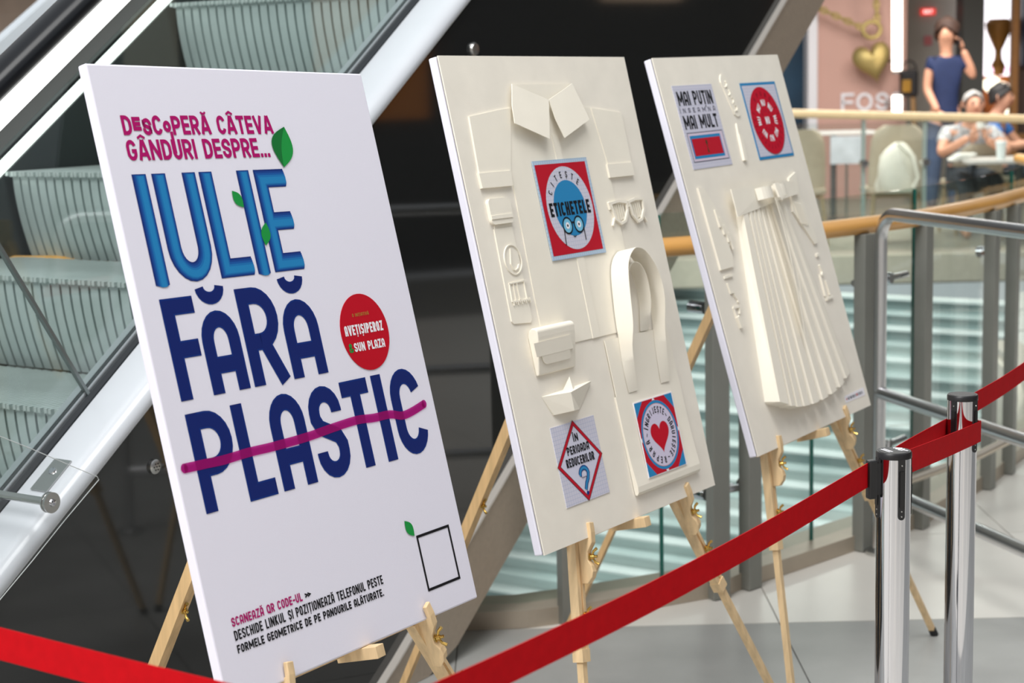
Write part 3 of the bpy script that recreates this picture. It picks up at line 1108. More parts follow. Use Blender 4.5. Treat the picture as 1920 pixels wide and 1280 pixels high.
Print(0.0005).line([(.5575, .8545), (.6570, .8545), (.6570, .9518), (.5575, .9518)], .0048, True).build('printed_frame', INK_BLACK, A)


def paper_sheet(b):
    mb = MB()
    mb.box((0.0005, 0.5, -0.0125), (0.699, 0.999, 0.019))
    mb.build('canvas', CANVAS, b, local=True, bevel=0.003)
    MB().box((0.001, 0.5, -0.0016), (0.6935, 0.996, 0.0033)).build('gap_shade', mat('gap_shade_grey', (104, 102, 96), 0.8), b, local=True)  # dark grey strip painting the shade in the gap behind the sheet
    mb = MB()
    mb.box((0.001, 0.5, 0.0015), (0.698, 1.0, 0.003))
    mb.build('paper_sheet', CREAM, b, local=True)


# ------------------------------------------------------------------ board with paper shirt and tote bag
B = thing('relief_board', 'cream board with paper shirt, tote bag, boat and glued printed cards', 'display board', M=board_matrix('B'))
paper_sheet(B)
GRIDP = grid_paper('squared_paper', (206, 205, 220), (176, 182, 206), 120, 0.10)
GRIDB = grid_paper('squared_paper_blue', (182, 202, 222), (150, 178, 208), 120, 0.14)
shirt = slab(MB(), [(.4400, .105), (.5424, .1188), (.5390, .2728), (.535, .45), (.5010, .6080), (.1572, .6075), (.1575, .5035), (.1664, .2694), (.1733, .1126), (.28, .105)], .0031, .0052).build('paper_shirt', CREAM2, B, local=True)
slab(MB(), [(.0673, .124), (.1733, .1126), (.215, .1095), (.1690, .2397), (.0605, .2383)], .0031, .0068).build('sleeve', CREAM2, shirt, local=True)
slab(MB(), [(.0600, .2385), (.1690, .2385), (.1664, .2695), (.0617, .2688)], .0031, .0095).build('cuff', CREAM2, shirt, local=True)
slab(MB(), [(.5200, .1160), (.6421, .1289), (.6389, .2429), (.5400, .2429)], .0031, .0068).build('sleeve', CREAM2, shirt, local=True)
slab(MB(), [(.5374, .2429), (.6420, .2429), (.6416, .2727), (.5374, .2730)], .0031, .0095).build('cuff', CREAM2, shirt, local=True)
slab(MB(), [(.2387, .0609), (.4651, .0614), (.3625, .098)], .0052, .0078).build('collar_back', CREAM2, shirt, local=True)
slab(MB(), [(.2387, .0609), (.3625, .0965), (.3600, .1023), (.3348, .1816), (.2204, .1441), (.2237, .1062)], [.0096 + .105 * (v - .0609) for v in (.0609, .0965, .1023, .1816, .1441, .1062)], [.0112 + .105 * (v - .0609) for v in (.0609, .0965, .1023, .1816, .1441, .1062)]).build('collar', CREAM2, shirt, local=True)
slab(MB(), [(.4651, .0614), (.5038, .1435), (.3922, .1814), (.3726, .1410), (.3625, .0965)], [.0096 + .105 * (v - .0609) for v in (.0614, .1435, .1814, .1410, .0965)], [.0112 + .105 * (v - .0609) for v in (.0614, .1435, .1814, .1410, .0965)]).build('collar', CREAM2, shirt, local=True)
slab(MB(), [(.3440, .17), (.3679, .17), (.3650, .6080), (.3372, .6082)], .0052, .0066).build('placket', CREAM2, shirt, local=True)

# card in the middle of the shirt
c1 = slab(MB(), rect(.2497, .2235, .4575, .4335), .0066, .0080).build('printed_card', GRIDB, B, local=True, label='red and blue printed card with spectacles')
Print(.0083).poly(rect(.2560, .2318, .4485, .4245)).build('red_ground', INK_RED, c1)
Print(.0085).disc(.3560, .3282, .0865, .0893).build('squared_disc', GRIDP, c1)
Print(.0087).disc(.3560, .3285, .0600).build('blue_disc', INK_BLUE, c1)
Print(.0090).ringtext('CITEȘTE', .3560, .3285, .0725, -60, 42, .0140, .0022).text('ETICHETELE', .2785, .4320, .3142, .3435, .0062, 0.1).build('lettering', INK_BLACK, c1)
pr = Print(.0091)
for u in (.3318, .3752):
    pr.disc(u, .3650, .0165)
pr.build('spectacle_lens', mat('print_pale_blue', (120, 190, 222), 0.6, spec=0.15), c1)
pr = Print(.0093)
for u in (.3318, .3752):
    pr.disc(u, .3650, .0072)
pr.build('spectacle_lens', INK_WHITE, c1)
pr = Print(.0095)
for u in (.3318, .3752):
    pr.ring(u, .3650, .0170, .0036)
    pr.disc(u, .3650, .0028)
pr.line([(.3488, .361), (.3535, .3588), (.3582, .361)], .0034)
pr.line([(.3160, .371), (.3120, .4060)], .0028).line([(.3915, .371), (.3905, .4000)], .0028)
pr.line([(.3455, .3880), (.3510, .3905), (.3565, .3880)], .0022)
pr.build('spectacles', INK_BLACK, c1)

# folded tag and belt strip under the cuff
wt = slab(MB(), rrect(.0700, .2915, .1445, .3435, .010), .0031, .0105).build('paper_belt', CREAM2, B, local=True)
slab(MB(), rect(.0720, .3255, .1440, .3330), .0105, .0122).build('belt_loop', CREAM2, wt, local=True)
slab(MB(), rect(.0720, .3435, .1310, .3520), .0031, .0044).build('belt_neck', CREAM2, wt, local=True)
slab(MB(), [(.0700, .3520), (.1320, .3510), (.1335, .5400), (.1270, .5480), (.0700, .5440), (.0632, .5380)], .0031, .0056).build('belt_strip', CREAM2, wt, local=True)
rg = Print(.0)
qs = stroke([(.1010 + .0285 * math.cos(2 * PI * k / 40), .4175 + .0300 * math.sin(2 * PI * k / 40)) for k in range(40)], .0022, True)
mb = MB()
for q in qs:
    mb.prism([LP(x.x, x.y, .0056) for x in q], [LP(x.x, x.y, .0078) for x in q])
for q in stroke([(.0990, .3946), (.0900, .4258), (.0950, .4370), (.1010, .4395), (.1110, .4360), (.1164, .4283)], .0022):
    mb.prism([LP(x.x, x.y, .0056) for x in q], [LP(x.x, x.y, .0080) for x in q])
mb.build('belt_ring', CREAM2, wt, local=True)
mb = MB()
for a, b, t in (((.0690, .4640), (.1298, .4625), .0028), ((.0705, .464), (.0680, .5005), .0022), ((.0830, .464), (.0820, .5000), .0022), ((.0950, .464), (.0960, .5005), .0022), ((.1210, .4625), (.1200, .5000), .0022), ((.0686, .5004), (.1312, .5017), .003)):
    for q in stroke([a, b], t):
        mb.prism([LP(x.x, x.y, .0056) for x in q], [LP(x.x, x.y, .0080) for x in q])
for k in range(9):
    u = .071 + k * .0072
    for q in stroke([(u, .498), (u + .001, .508 - .003 * (k % 2))], .0024):
        mb.prism([LP(x.x, x.y, .0056) for x in q], [LP(x.x, x.y, .0085) for x in q])
mb.build('belt_clasp', CREAM2, wt, local=True)

# paper sunglasses
sg = MB()
LENS = [[(.5010, .3300), (.5350, .3265), (.5680, .3310), (.5660, .3500), (.5480, .3720), (.5300, .3765), (.5110, .3650)], [(.5760, .3310), (.6080, .3260), (.6390, .3275), (.6360, .3520), (.6180, .3730), (.6010, .3770), (.5850, .3610)]]
for L in LENS:
    for q in stroke(L, .006, True):
        sg.prism([LP(x.x, x.y, .0055) for x in q], [LP(x.x, x.y, .0105) for x in q])
for a, b in (((.566, .3400), (.578, .3400)), ((.4960, .3270), (.5040, .3330)), ((.4960, .3270), (.4975, .3430)), ((.6360, .3290), (.6430, .3260)), ((.508, .362), (.4950, .3790)), ((.628, .362), (.640, .3800))):
    for q in stroke([a, b], .004):
        sg.prism([LP(x.x, x.y, .0040) for x in q], [LP(x.x, x.y, .0095) for x in q])
sun = sg.build('paper_sunglasses', CREAM2, B, local=True)
sr = MB()
for L, xs in ((LENS[0], (.517, .525, .534, .543, .552)), (LENS[1], (.588, .596, .605, .614, .622))):
    for u in xs:
        sr = MB()
        for q in stroke([(u, .333), (u + .002, .368)], .0032):
            sr.prism([LP(x.x, x.y, .0040) for x in q], [LP(x.x, x.y, .0078) for x in q])
        sr.build('lens_rib', CREAM2, sun, local=True)

# tote bag with two standing straps and a curled pocket
tote = slab(MB(), [(.3784, .6185), (.6400, .6210), (.6440, .7440), (.3780, .7430)], .0052, .0072).build('paper_tote', CREAM2, B, local=True)
mb = MB()
prof = [(.7410, .0074), (.78, .0078), (.83, .0085), (.88, .0105), (.915, .0130), (.938, .0150), (.950, .0140), (.9560, .0090), (.954, .0040)]
for i in range(len(prof) - 1):
    (v0, a), (v1, b) = prof[i], prof[i + 1]
    mb.add([LP(.3625, v0, a), LP(.6335, v0, a), LP(.6335, v1, b), LP(.3625, v1, b)], [(0, 1, 2, 3)])
for u in (.3625, .6335):
    mb.add([LP(u, v, h) for v, h in prof] + [LP(u, .7410, .0031)], [tuple(range(len(prof) + 1))])
pk = mb.build('tote_pocket', CREAM2, tote, local=True, smooth=True)


def strap(pts, hw, name='tote_strap'):
    """band standing off the board: path in u, v with base and top height"""
    path = spline([(u, v, 0) for u, v, a, b in pts], 6)
    ha = spline([(a, b, 0) for u, v, a, b in pts], 6)
    th = 0.0012
    mb = MB()
    n = len(path)
    vs = []
    for i in range(n):
        d = (path[min(i + 1, n - 1)] - path[max(i - 1, 0)]).normalized()
        nn = Vector((-d.y, d.x, 0)) * th
        f = min(1.0, min(i, n - 1 - i) / (n * .16))
        f = f * f * (3 - 2 * f)
        tw = (1 - f) * hw
        for s in (0, 1):
            for h, off in ((ha[i].x, -tw / 2), (ha[i].y, tw / 2)):
                q = path[i] + nn * s
                vs.append(LP(q.x + off, q.y, h))
    fs = []
    for i in range(n - 1):
        a, b = i * 4, i * 4 + 4
        fs += [(a, a + 1, b + 1, b), (a + 2, b + 2, b + 3, a + 3), (a, b, b + 2, a + 2), (a + 1, a + 3, b + 3, b + 1)]
    mb.add(vs, fs)
    return mb.build(name, CREAM2, tote, local=True, smooth=True)


strap([(.452, .618, .0080, .0095), (.449, .56, .008, .038), (.455, .50, .008, .042), (.475, .473, .008, .042), (.500, .466, .008, .042), (.522, .478, .008, .042), (.534, .51, .008, .042), (.536, .56, .008, .036), (.530, .618, .0080, .0095)], .030)
strap([(.4310, .7400, .0088, .0105), (.4230, .66, .008, .030), (.4220, .60, .008, .050), (.4350, .52, .008, .053), (.4500, .470, .008, .053), (.4750, .444, .008, .053), (.5050, .436, .008, .053), (.5400, .452, .008, .053), (.5700, .500, .008, .053), (.5760, .56, .008, .050), (.5720, .64, .008, .030), (.5700, .7400, .0088, .0105)], .034)

hfc = lambda u, v: .0088 + (.0155 - .0088) * max(0, (v - .76)) / .168
mb = MB()
ca = rect(.4365, .7640, .6005, .9285)
mb.prism([LP(u - 1.6 * hfc(u, v), v, hfc(u, v) - .0012) for u, v in ca], [LP(u - 1.6 * hfc(u, v), v, hfc(u, v) + .0012) for u, v in ca])
ch = mb.build('printed_card', INK_WHITE, B, local=True, label='blue and red printed card with a heart')
u0, v0, u1, v1 = .4385, .7660, .5988, .9268
Print(.0015, hfc).poly(rect(u0, v0, u1, v1)).build('red_ground', INK_RED, ch)
k = .0335
for tri in ([(u0, v0), (u0 + k, v0), (u0, v0 + k)], [(u1, v0), (u1, v0 + k), (u1 - k, v0)], [(u0, v1), (u0, v1 - k), (u0 + k, v1)], [(u1, v1), (u1 - k, v1), (u1, v1 - k)]):
    Print(.0017, hfc).poly(tri).build('blue_corner', INK_BLUE, ch)
cu, cv = .5185, .8468
Print(.0018, hfc).disc(cu, cv, .0755).build('blue_ring', INK_BLUE, ch)
Print(.0019, hfc).disc(cu, cv, .0692).build('orange_ring', mat('print_peach', (214, 150, 140), 0.6, spec=0.15), ch)
Print(.0020, hfc).disc(cu, cv, .0680).build('lavender_disc', mat('print_lavender', (206, 200, 222), 0.6, spec=0.15), ch)
pr = Print(.0020, hfc)
for du, dv in ((0, -1), (1, 0), (0, 1), (-1, 0)):
    b = .0765
    pr.poly([(cu + du * b - dv * .006, cv + dv * b + du * .006), (cu + du * b + dv * .006, cv + dv * b - du * .006), (cu + du * (b + .0065), cv + dv * (b + .0065))])
pr.build('white_arrow', INK_WHITE, ch)
Print(.0022, hfc).ringtext('ÎNGRIJEȘTE', cu, cv, .0555, -68, 34, .0145, .0026).ringtext('~', cu, cv, .0555, 46, 46, .0145, .0022).ringtext('DĂRUIEȘTE', cu, cv, .0555, 62, 148, .0145, .0026).ringtext('~', cu, cv, .0555, 163, 163, .0145, .0022).ringtext('REPARĂ', cu, cv, .0555, 180, 262, .0145, .0026).ringtext('~', cu, cv, .0555, 278, 278, .0145, .0022).build('lettering', INK_BLACK, ch)
hp_ = []
for i in range(60):
    a = 2 * PI * i / 60
    x = 16 * math.sin(a) ** 3
    y = 13 * math.cos(a) - 5 * math.cos(2 * a) - 2 * math.cos(3 * a) - math.cos(4 * a)
    hp_.append((.5190 + x * .00238, .8475 - y * .00232))
Print(.0023, hfc).poly(hp_).build('heart', mat('print_heart', (190, 16, 40), 0.6, spec=0.15), ch)

# wallet, boat and question card
mb = MB()
pw = [(.5760, .0031), (.5650, .0080), (.5600, .0160), (.5620, .0250), (.5680, .0290), (.5800, .0275), (.6100, .0220), (.6450, .0130), (.6560, .0100), (.6560, .0031)]
mb.prism([LP(.0990, v, h) for v, h in pw], [LP(.2350, v, h) for v, h in pw])
wl = mb.build('paper_wallet', CREAM2, B, local=True, bevel=0.0025)
slab(MB(), [(.1255, .5900), (.2590, .5890), (.2590, .6180), (.1255, .6185)], [.0262, .0262, .0215, .0215], [.0278, .0278, .0231, .0231]).build('wallet_band', CREAM2, wl, local=True)
fp = [(.1440, .6180), (.2440, .6180)] + arc(.2290, .6270, .0150, .0100, 0, 90, 5) + arc(.1590, .6270, .0150, .0100, 90, 180, 5)
slab(MB(), fp, [.0215 - (v - .618) * .25 for u, v in fp], [.0228 - (v - .618) * .25 for u, v in fp]).build('wallet_flap', CREAM2, wl, local=True)
mb = MB()
_LP = LP
LP = lambda u, v, h: _LP(u - .016, v, h)
Aq, Bq, Cq, Dq, Fq, Gq = LP(.1180, .6985, .0035), LP(.2960, .6935, .0100), LP(.2380, .7435, .0060), LP(.1450, .7405, .0060), LP(.1850, .7030, .0300), LP(.1900, .7415, .0260)
mb.add([Aq, Bq, Cq, Dq, Fq, Gq], [(0, 4, 5, 3), (4, 1, 2, 5), (0, 1, 4)])
mb.add([LP(.1180, .6985, .0031), LP(.2960, .6935, .0031), LP(.2380, .7435, .0031), LP(.1450, .7405, .0031)], [(0, 1, 2, 3)])
mb.add([Aq, LP(.1180, .6985, .0031), LP(.1450, .7405, .0031), Dq, Gq, Cq, LP(.2380, .7435, .0031), Bq, LP(.2960, .6935, .0031)], [(0, 1, 2, 3), (3, 2, 6, 5, 4), (5, 6, 8, 7), (7, 8, 1, 0)])
LP = _LP
boat = mb.build('paper_boat', CREAM2, B, local=True)
mb = MB()
mb.add([LP(.2020, .6720, .0120), LP(.1620, .7030, .0100), LP(.2170, .6990, .0100), LP(.1890, .7010, .0230)], [(0, 1, 3), (0, 3, 2), (0, 2, 1), (1, 2, 3)])
mb.build('boat_sail', CREAM2, boat, local=True)
cq = slab(MB(), rect(.1145, .7638, .2765, .9280), .0031, .0046).build('printed_card', GRIDP, B, local=True, label='squared paper card with a red diamond and question mark')
dm = [(.1962, .7670), (.2735, .8455), (.1968, .9240), (.1170, .8450)]
Print(.0049).poly(dm).build('diamond_ground', mat('print_pale_lilac', (206, 206, 224), 0.6, spec=0.15), cq)
Print(.0051).line(dm, .0088, True).build('diamond_line', INK_BLACK, cq)
Print(.0053).line(dm, .0066, True).build('diamond_line', INK_RED, cq)
Print(.0055).text('ÎN', .1860, .2042, .7882, .8045, .0032, 0.2).text('PERIOADA', .1556, .2370, .8112, .8282, .0032, 0.12).text('REDUCERILOR', .1440, .2486, .8345, .8522, .0034, 0.1).build('lettering', INK_BLACK, cq)
qm = [(.1830, .8750)] + arc(.1995, .8735, .0148, .0128, 180, 360, 12) + [(.2100, .8840), (.2010, .8930), (.1945, .9052)]
for i, (c, t) in enumerate((((24, 52, 120), .0105), ((38, 110, 170), .0072), ((52, 140, 192), .0038))):
    Print(.0055 + .0002 * i).line(qm, t).build('question_mark', mat('question_blue_%d' % (i + 1), c, 0.6, spec=0.15), cq)
Print(.0056).disc(.1985, .9128, .0042).build('question_mark', INK_NAVY, cq)
pr = Print(.0061)
for u in (.1918, .1972, .2030):
    pr.disc(u, .8798, .0016)
pr.build('ellipsis', INK_BLACK, cq)

# ------------------------------------------------------------------ board with paper skirt
Cb = thing('relief_board', 'cream board with a pleated paper skirt, paper hands and two printed cards', 'display board', M=board_matrix('C'))
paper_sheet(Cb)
k1 = slab(MB(), rect(.0650, .0722, .2730, .2845), .0031, .0044).build('printed_card', GRIDP, Cb, local=True, label='pale squared card with black lettering and a red panel')
Print(.0047).text('MAI PUȚIN', .0775, .2590, .0872, .1236, .0068, 0.09).text('MAI MULT', .0785, .2560, .1490, .1842, .0068, 0.09).build('lettering', INK_BLACK, k1)
Print(.0047).text('ÎNSEAMNĂ', .0740, .2590, .1300, .1425, .0022, 1.1).line(rect(.0782, .1935, .2640, .2672), .0016, True).build('lettering', mat('print_slate', (70, 70, 88), 0.6, spec=0.15), k1)
Print(.0048).poly(rect(.0800, .1953, .2620, .2654)).build('pale_ground', mat('print_pale_rose', (214, 200, 218), 0.6, spec=0.15), k1)
Print(.0050).poly(rect(.0870, .2008, .2475, .2596)).build('blue_ground', INK_BLUE, k1)
Print(.0052).poly(rect(.0930, .2085, .2430, .2525)).build('red_ground', INK_RED, k1)
Print(.0054).disc(.1665, .2205, .0042, .0070).line([(.1665, .226), (.1655, .2360)], .0028).poly([(.1640, .2350), (.1672, .2350), (.1698, .2465), (.1622, .2465)]).build('spoon_print', mat('print_dark_olive', (50, 60, 36), 0.6, spec=0.15), k1)
k2 = slab(MB(), rect(.4318, .0752, .6410, .2838), .0031, .0044).build('printed_card', INK_BLUE, Cb, local=True, label='blue edged card with a red disc')
Print(.0046).poly(rect(.4375, .0825, .6352, .2762)).build('white_ground', GRIDP, k2)
Print(.0047).disc(.5365, .1818, .0905, .0940).build('disc_shadow', mat('print_shadow', (120, 100, 116), 0.6, spec=0.15), k2)
Print(.0048).disc(.5360, .1805, .0890, .0925).build('red_disc', mat('print_disc_red', (192, 14, 44), 0.6, spec=0.15), k2)
pr = Print(.0052)
for i in range(8):
    a = 45 * i
    pr.ringtext('NU', .5365, .1805, .0490, a - 7.5, a + 7.5, .0175, .0034, .0105)
pr.build('lettering', INK_WHITE, k2)
pr = Print(.0052).text('NU', .5245, .5490, .1705, .1905, .0042, 0.12)
pr.build('lettering', INK_WHITE, k2)
pr = Print(.0051).ringtext('SPUNE', .5365, .1805, .0735, -38, 38, .0125, .0020)
for i in range(17):
    a = math.radians(62 + 14 * i)
    pr.line([(.5365 + .068 * math.sin(a), .1805 - .068 * math.cos(a)), (.5365 + .079 * math.sin(a + .04), .1805 - .079 * math.cos(a + .04))], .0022)
for i in range(12):
    a = math.radians(30 * i + 8)
    pr.line([(.5365 + .024 * math.sin(a), .1805 - .024 * math.cos(a)), (.5365 + .031 * math.sin(a + .1), .1805 - .031 * math.cos(a + .1))], .0020)
pr.build('lettering', mat('print_dark_red', (112, 14, 34), 0.6, spec=0.15), k2)


def raised(parent, name, lines, h0, h1, closed=False):
    mb = MB()
    for pts, t in lines:
        for q in stroke(pts, t, closed):
            mb.prism([LP(x.x - 1.6 * h1, x.y, h0) for x in q], [LP(x.x - 1.6 * h1, x.y, h1) for x in q])
    return mb.build(name, CREAM2, parent, local=True)


cap = [(.3541 - .013, .0600), (.3600, .0505), (.3700, .0560), (.3790, .0750), (.3905, .1500), (.3850, .1620), (.3700, .1600), (.3600, .1450), (.3260, .0800), (.3250, .0680)]
tg = slab(MB(), [(.330, .060), (.338, .0500), (.350, .0490), (.362, .0560), (.376, .0850), (.388, .1300), (.392, .1500), (.386, .1610), (.372, .1640), (.358, .1560), (.346, .1250), (.333, .0850), (.3270, .0700)], .0031, .0062).build('paper_tag', CREAM2, Cb, local=True)
raised(tg, 'tag_mark', [(arc(.350, .075, .008, .008, -60, 120, 6), .003), (arc(.358, .098, .007, .007, -60, 120, 6), .003), (arc(.365, .119, .008, .008, -90, 90, 6), .003), (arc(.372, .140, .009, .008, -90, 120, 6), .003)], .0062, .0088)
raised(Cb, 'paper_strip', [([(.3560, .1810), (.3500, .2120)], .005)], .0031, .0075)
raised(Cb, 'paper_strip', [([(.3590, .2110), (.3520, .2800)], .016)], .0031, .0100)
# skirt: pleats, waistband, bow with two tails
folds = [(.1047, .8820, .0031, .2180, .0031), (.1130, .8900, .0400, .2150, .0240), (.1560, .9040, .0400, .2420, .0240), (.1640, .9010, .0120, .2500, .0120),
         (.1720, .9110, .0380, .2520, .0240), (.1960, .9150, .0360, .2660, .0240), (.2040, .9120, .0120, .2740, .0120), (.2080, .9190, .0350, .2760, .0230), (.2330, .9230, .0340, .2880, .0230), (.2420, .9200, .0120, .2960, .0120),
         (.2500, .9250, .0330, .2990, .0220), (.2840, .9280, .0320, .3140, .0220), (.2950, .9240, .0120, .3220, .0120), (.3060, .9290, .0310, .3260, .0220), (.3440, .9290, .0300, .3420, .0210), (.3570, .9250, .0120, .3510, .0120),
         (.3700, .9290, .0290, .3560, .0210), (.4080, .9270, .0270, .3740, .0200), (.4220, .9220, .0110, .3850, .0110), (.4360, .9250, .0260, .3910, .0190), (.4740, .9210, .0240, .4110, .0180), (.4880, .9150, .0100, .4230, .0100),
         (.5020, .9170, .0230, .4300, .0170), (.5380, .9090, .0200, .4520, .0150), (.5520, .9010, .0090, .4640, .0090), (.5640, .9020, .0180, .4720, .0130), (.6000, .8920, .0140, .4900, .0100), (.6250, .8880, .0031, .5000, .0031)]
mb = MB()
bot_ = [LP(u, v, h) for u, v, h, ut, ht in folds]
top_ = [LP(ut, .4000, ht) for u, v, h, ut, ht in folds]
n = len(top_)
mb.add(top_ + bot_, [(i, i + 1, n + i + 1, n + i) for i in range(n - 1)])
base_ = [Vector((q.x, q.y, .0031)) for q in bot_]
mb.add(base_ + bot_, [(i, i + 1, n + i + 1, n + i) for i in range(n - 1)])
sk = mb.build('paper_skirt', CREAM2, Cb, local=True)
wbp = [(.2219, .3491), (.4661, .3447), (.5985, .3560), (.6024, .3900), (.5100, .3960), (.2193, .4211)]
slab(MB(), wbp, [.0240, .0240, .0150, .0150, .0200, .0240], [.0262, .0262, .0172, .0172, .0222, .0262]).build('waistband', CREAM2, sk, local=True)
mb = MB()
for s_, (ua, ub_) in ((-1, (.3020, .3840)), (1, (.3880, .4640))):
    prev = None
    for kk in range(9):
        q = kk / 8
        u = ua + (ub_ - ua) * q
        hh = .0290 + .0200 * math.sin(PI * min(1, q * 1.05)) ** .6
        cur = (u, hh)
        if prev:
            for va in (.3590,):
                A4 = [LP(prev[0], va, prev[1]), LP(prev[0], va + .031, prev[1]), LP(cur[0], va + .031, cur[1]), LP(cur[0], va, cur[1])]
                mb.prism(A4, [p + Vector((0, 0, .0014)) for p in A4])
        prev = cur
bw = mb.build('bow', CREAM2, sk, local=True)
mb = MB()
mb.prism([LP(.3740, .3560, .046), LP(.3960, .3550, .046), LP(.4000, .3930, .050), LP(.3880, .4040, .050), (LP(.3760, .3930, .050))], [LP(.3740, .3560, .052), LP(.3960, .3550, .052), LP(.4000, .3930, .055), LP(.3880, .4040, .055), (LP(.3760, .3930, .055))])
mb.build('bow_knot', CREAM2, bw, local=True)
for (pts, w) in (([(.372, .392, .048), (.368, .45, .052), (.362, .53, .054), (.354, .61, .052), (.346, .69, .050), (.340, .752, .046)], .0210), ([(.388, .395, .044), (.395, .47, .047), (.395, .55, .047), (.384, .63, .045), (.362, .720, .042)], .0170)):
    mb = MB()
    for (ua, va, ha), (ub2, vb2, hb2) in zip(pts, pts[1:]):
        A4 = [LP(ua - w / 2, va, ha), LP(ua + w / 2, va, ha - .008), LP(ub2 + w / 2, vb2, hb2 - .008), LP(ub2 - w / 2, vb2, hb2)]
        mb.prism(A4, [q + Vector((0, 0, .0012)) for q in A4])
    mb.build('bow_tail', CREAM2, bw, local=True)
hl = slab(MB(), [(.0624, .3313), (.0900, .3345), (.1300, .3950), (.1700, .4620), (.1700, .4780), (.1560, .4830), (.1407, .4860), (.1430, .5100), (.1344, .5386), (.0674, .5397)], .0031, .0085).build('paper_hand', CREAM2, Cb, local=True)
for i in range(4):
    a = (.1190 + .0125 * i, .3920 + .0200 * i)
    raised(hl, 'finger', [([a, (a[0] + .004, a[1] + .044)], .0075)], .0085, .0125)
hr_ = slab(MB(), [(.5700, .3440), (.6200, .3297), (.6100, .3877), (.6420, .5200), (.6380, .5310), (.6220, .5320), (.5900, .4900), (.5432, .4339), (.556, .400)], .0031, .0085).build('paper_hand', CREAM2, Cb, local=True)
for i in range(4):
    a = (.5620 + .0120 * i, .4080 + .0030 * i)
    raised(hr_, 'finger', [([a, (a[0] + .012, a[1] + .060)], .0072)], .0085, .0120)
for seg in ([(.0761, .5597), (.1200, .5585)], [(.0840, .5750), (.0880, .5990), (.1060, .6000)], [(.1020, .6060), (.1150, .6220), (.1120, .6270)], [(.0797, .6365), (.1190, .6385)], [(.0820, .6400), (.0860, .6600)], [(.1120, .6400), (.1060, .6560)]):
    raised(Cb, 'paper_strip', [(seg, .0055)], .0031, .0072)
raised(Cb, 'paper_strip', [([(.0930, .6600), (.1010, .6880)], .014)], .0031, .0110)
for seg in ([(.6160, .5640), (.6320, .5610)], [(.6200, .5900), (.6260, .6100), (.6180, .6200)], [(.6080, .6150), (.6060, .6750)], [(.6320, .6350), (.6360, .6750)], [(.6060, .6850), (.6480, .6820)]):
    raised(Cb, 'paper_strip', [(seg, .0065)], .0031, .0085)
lb = slab(MB(), [(.5555, .9480), (.6860, .9460), (.6860, .9672), (.5560, .9662)], .0031, .0038).build('small_label', INK_WHITE, Cb, local=True, label='small white label with tiny dark print')
pr = Print(.0041)
for i, u in enumerate((.575, .583, .591, .599, .607, .615, .623, .645, .653, .661, .669)):
    pr.line([(u, .9535), (u + .0015 * (-1) ** i, .9610)], .0042)
pr.build('tiny_print', mat('print_slate_dark', (60, 66, 84), 0.6, spec=0.15), lb)
Print(.0041).disc(.5660, .9575, .0030).disc(.6345, .9570, .0040).build('tiny_print', INK_RED, lb)

# ------------------------------------------------------------------ easels
RUB = mat('black_rubber_foot', (26, 26, 28), 0.6)


def wing_nut(parent, c, ax, r=0.0075):
    """brass bolt with two wings; ax points out of the wood"""
    R = ax.to_track_quat('Z', 'Y').to_matrix()
    mb = MB().lathe([(0, 0), (r, 0), (r * 1.05, 0.002), (r * .7, 0.003), (r * .62, 0.010), (r * .4, 0.0105), (r * .4, 0.0165), (0, 0.017)], c, 14, R)
    for s in (-1, 1):
        a = R @ Vector((0, s, 0))
        p0 = c + ax * 0.006 + a * r * .4
        p1 = c + ax * 0.010 + a * r * 1.5
        p2 = c + ax * 0.018 + a * r * 2.2
        mb.tube([p0, p1, p2], [0.0022, 0.0028, 0.0034], 8)
    return mb.build('wing_nut', BRASS, parent, smooth=True)


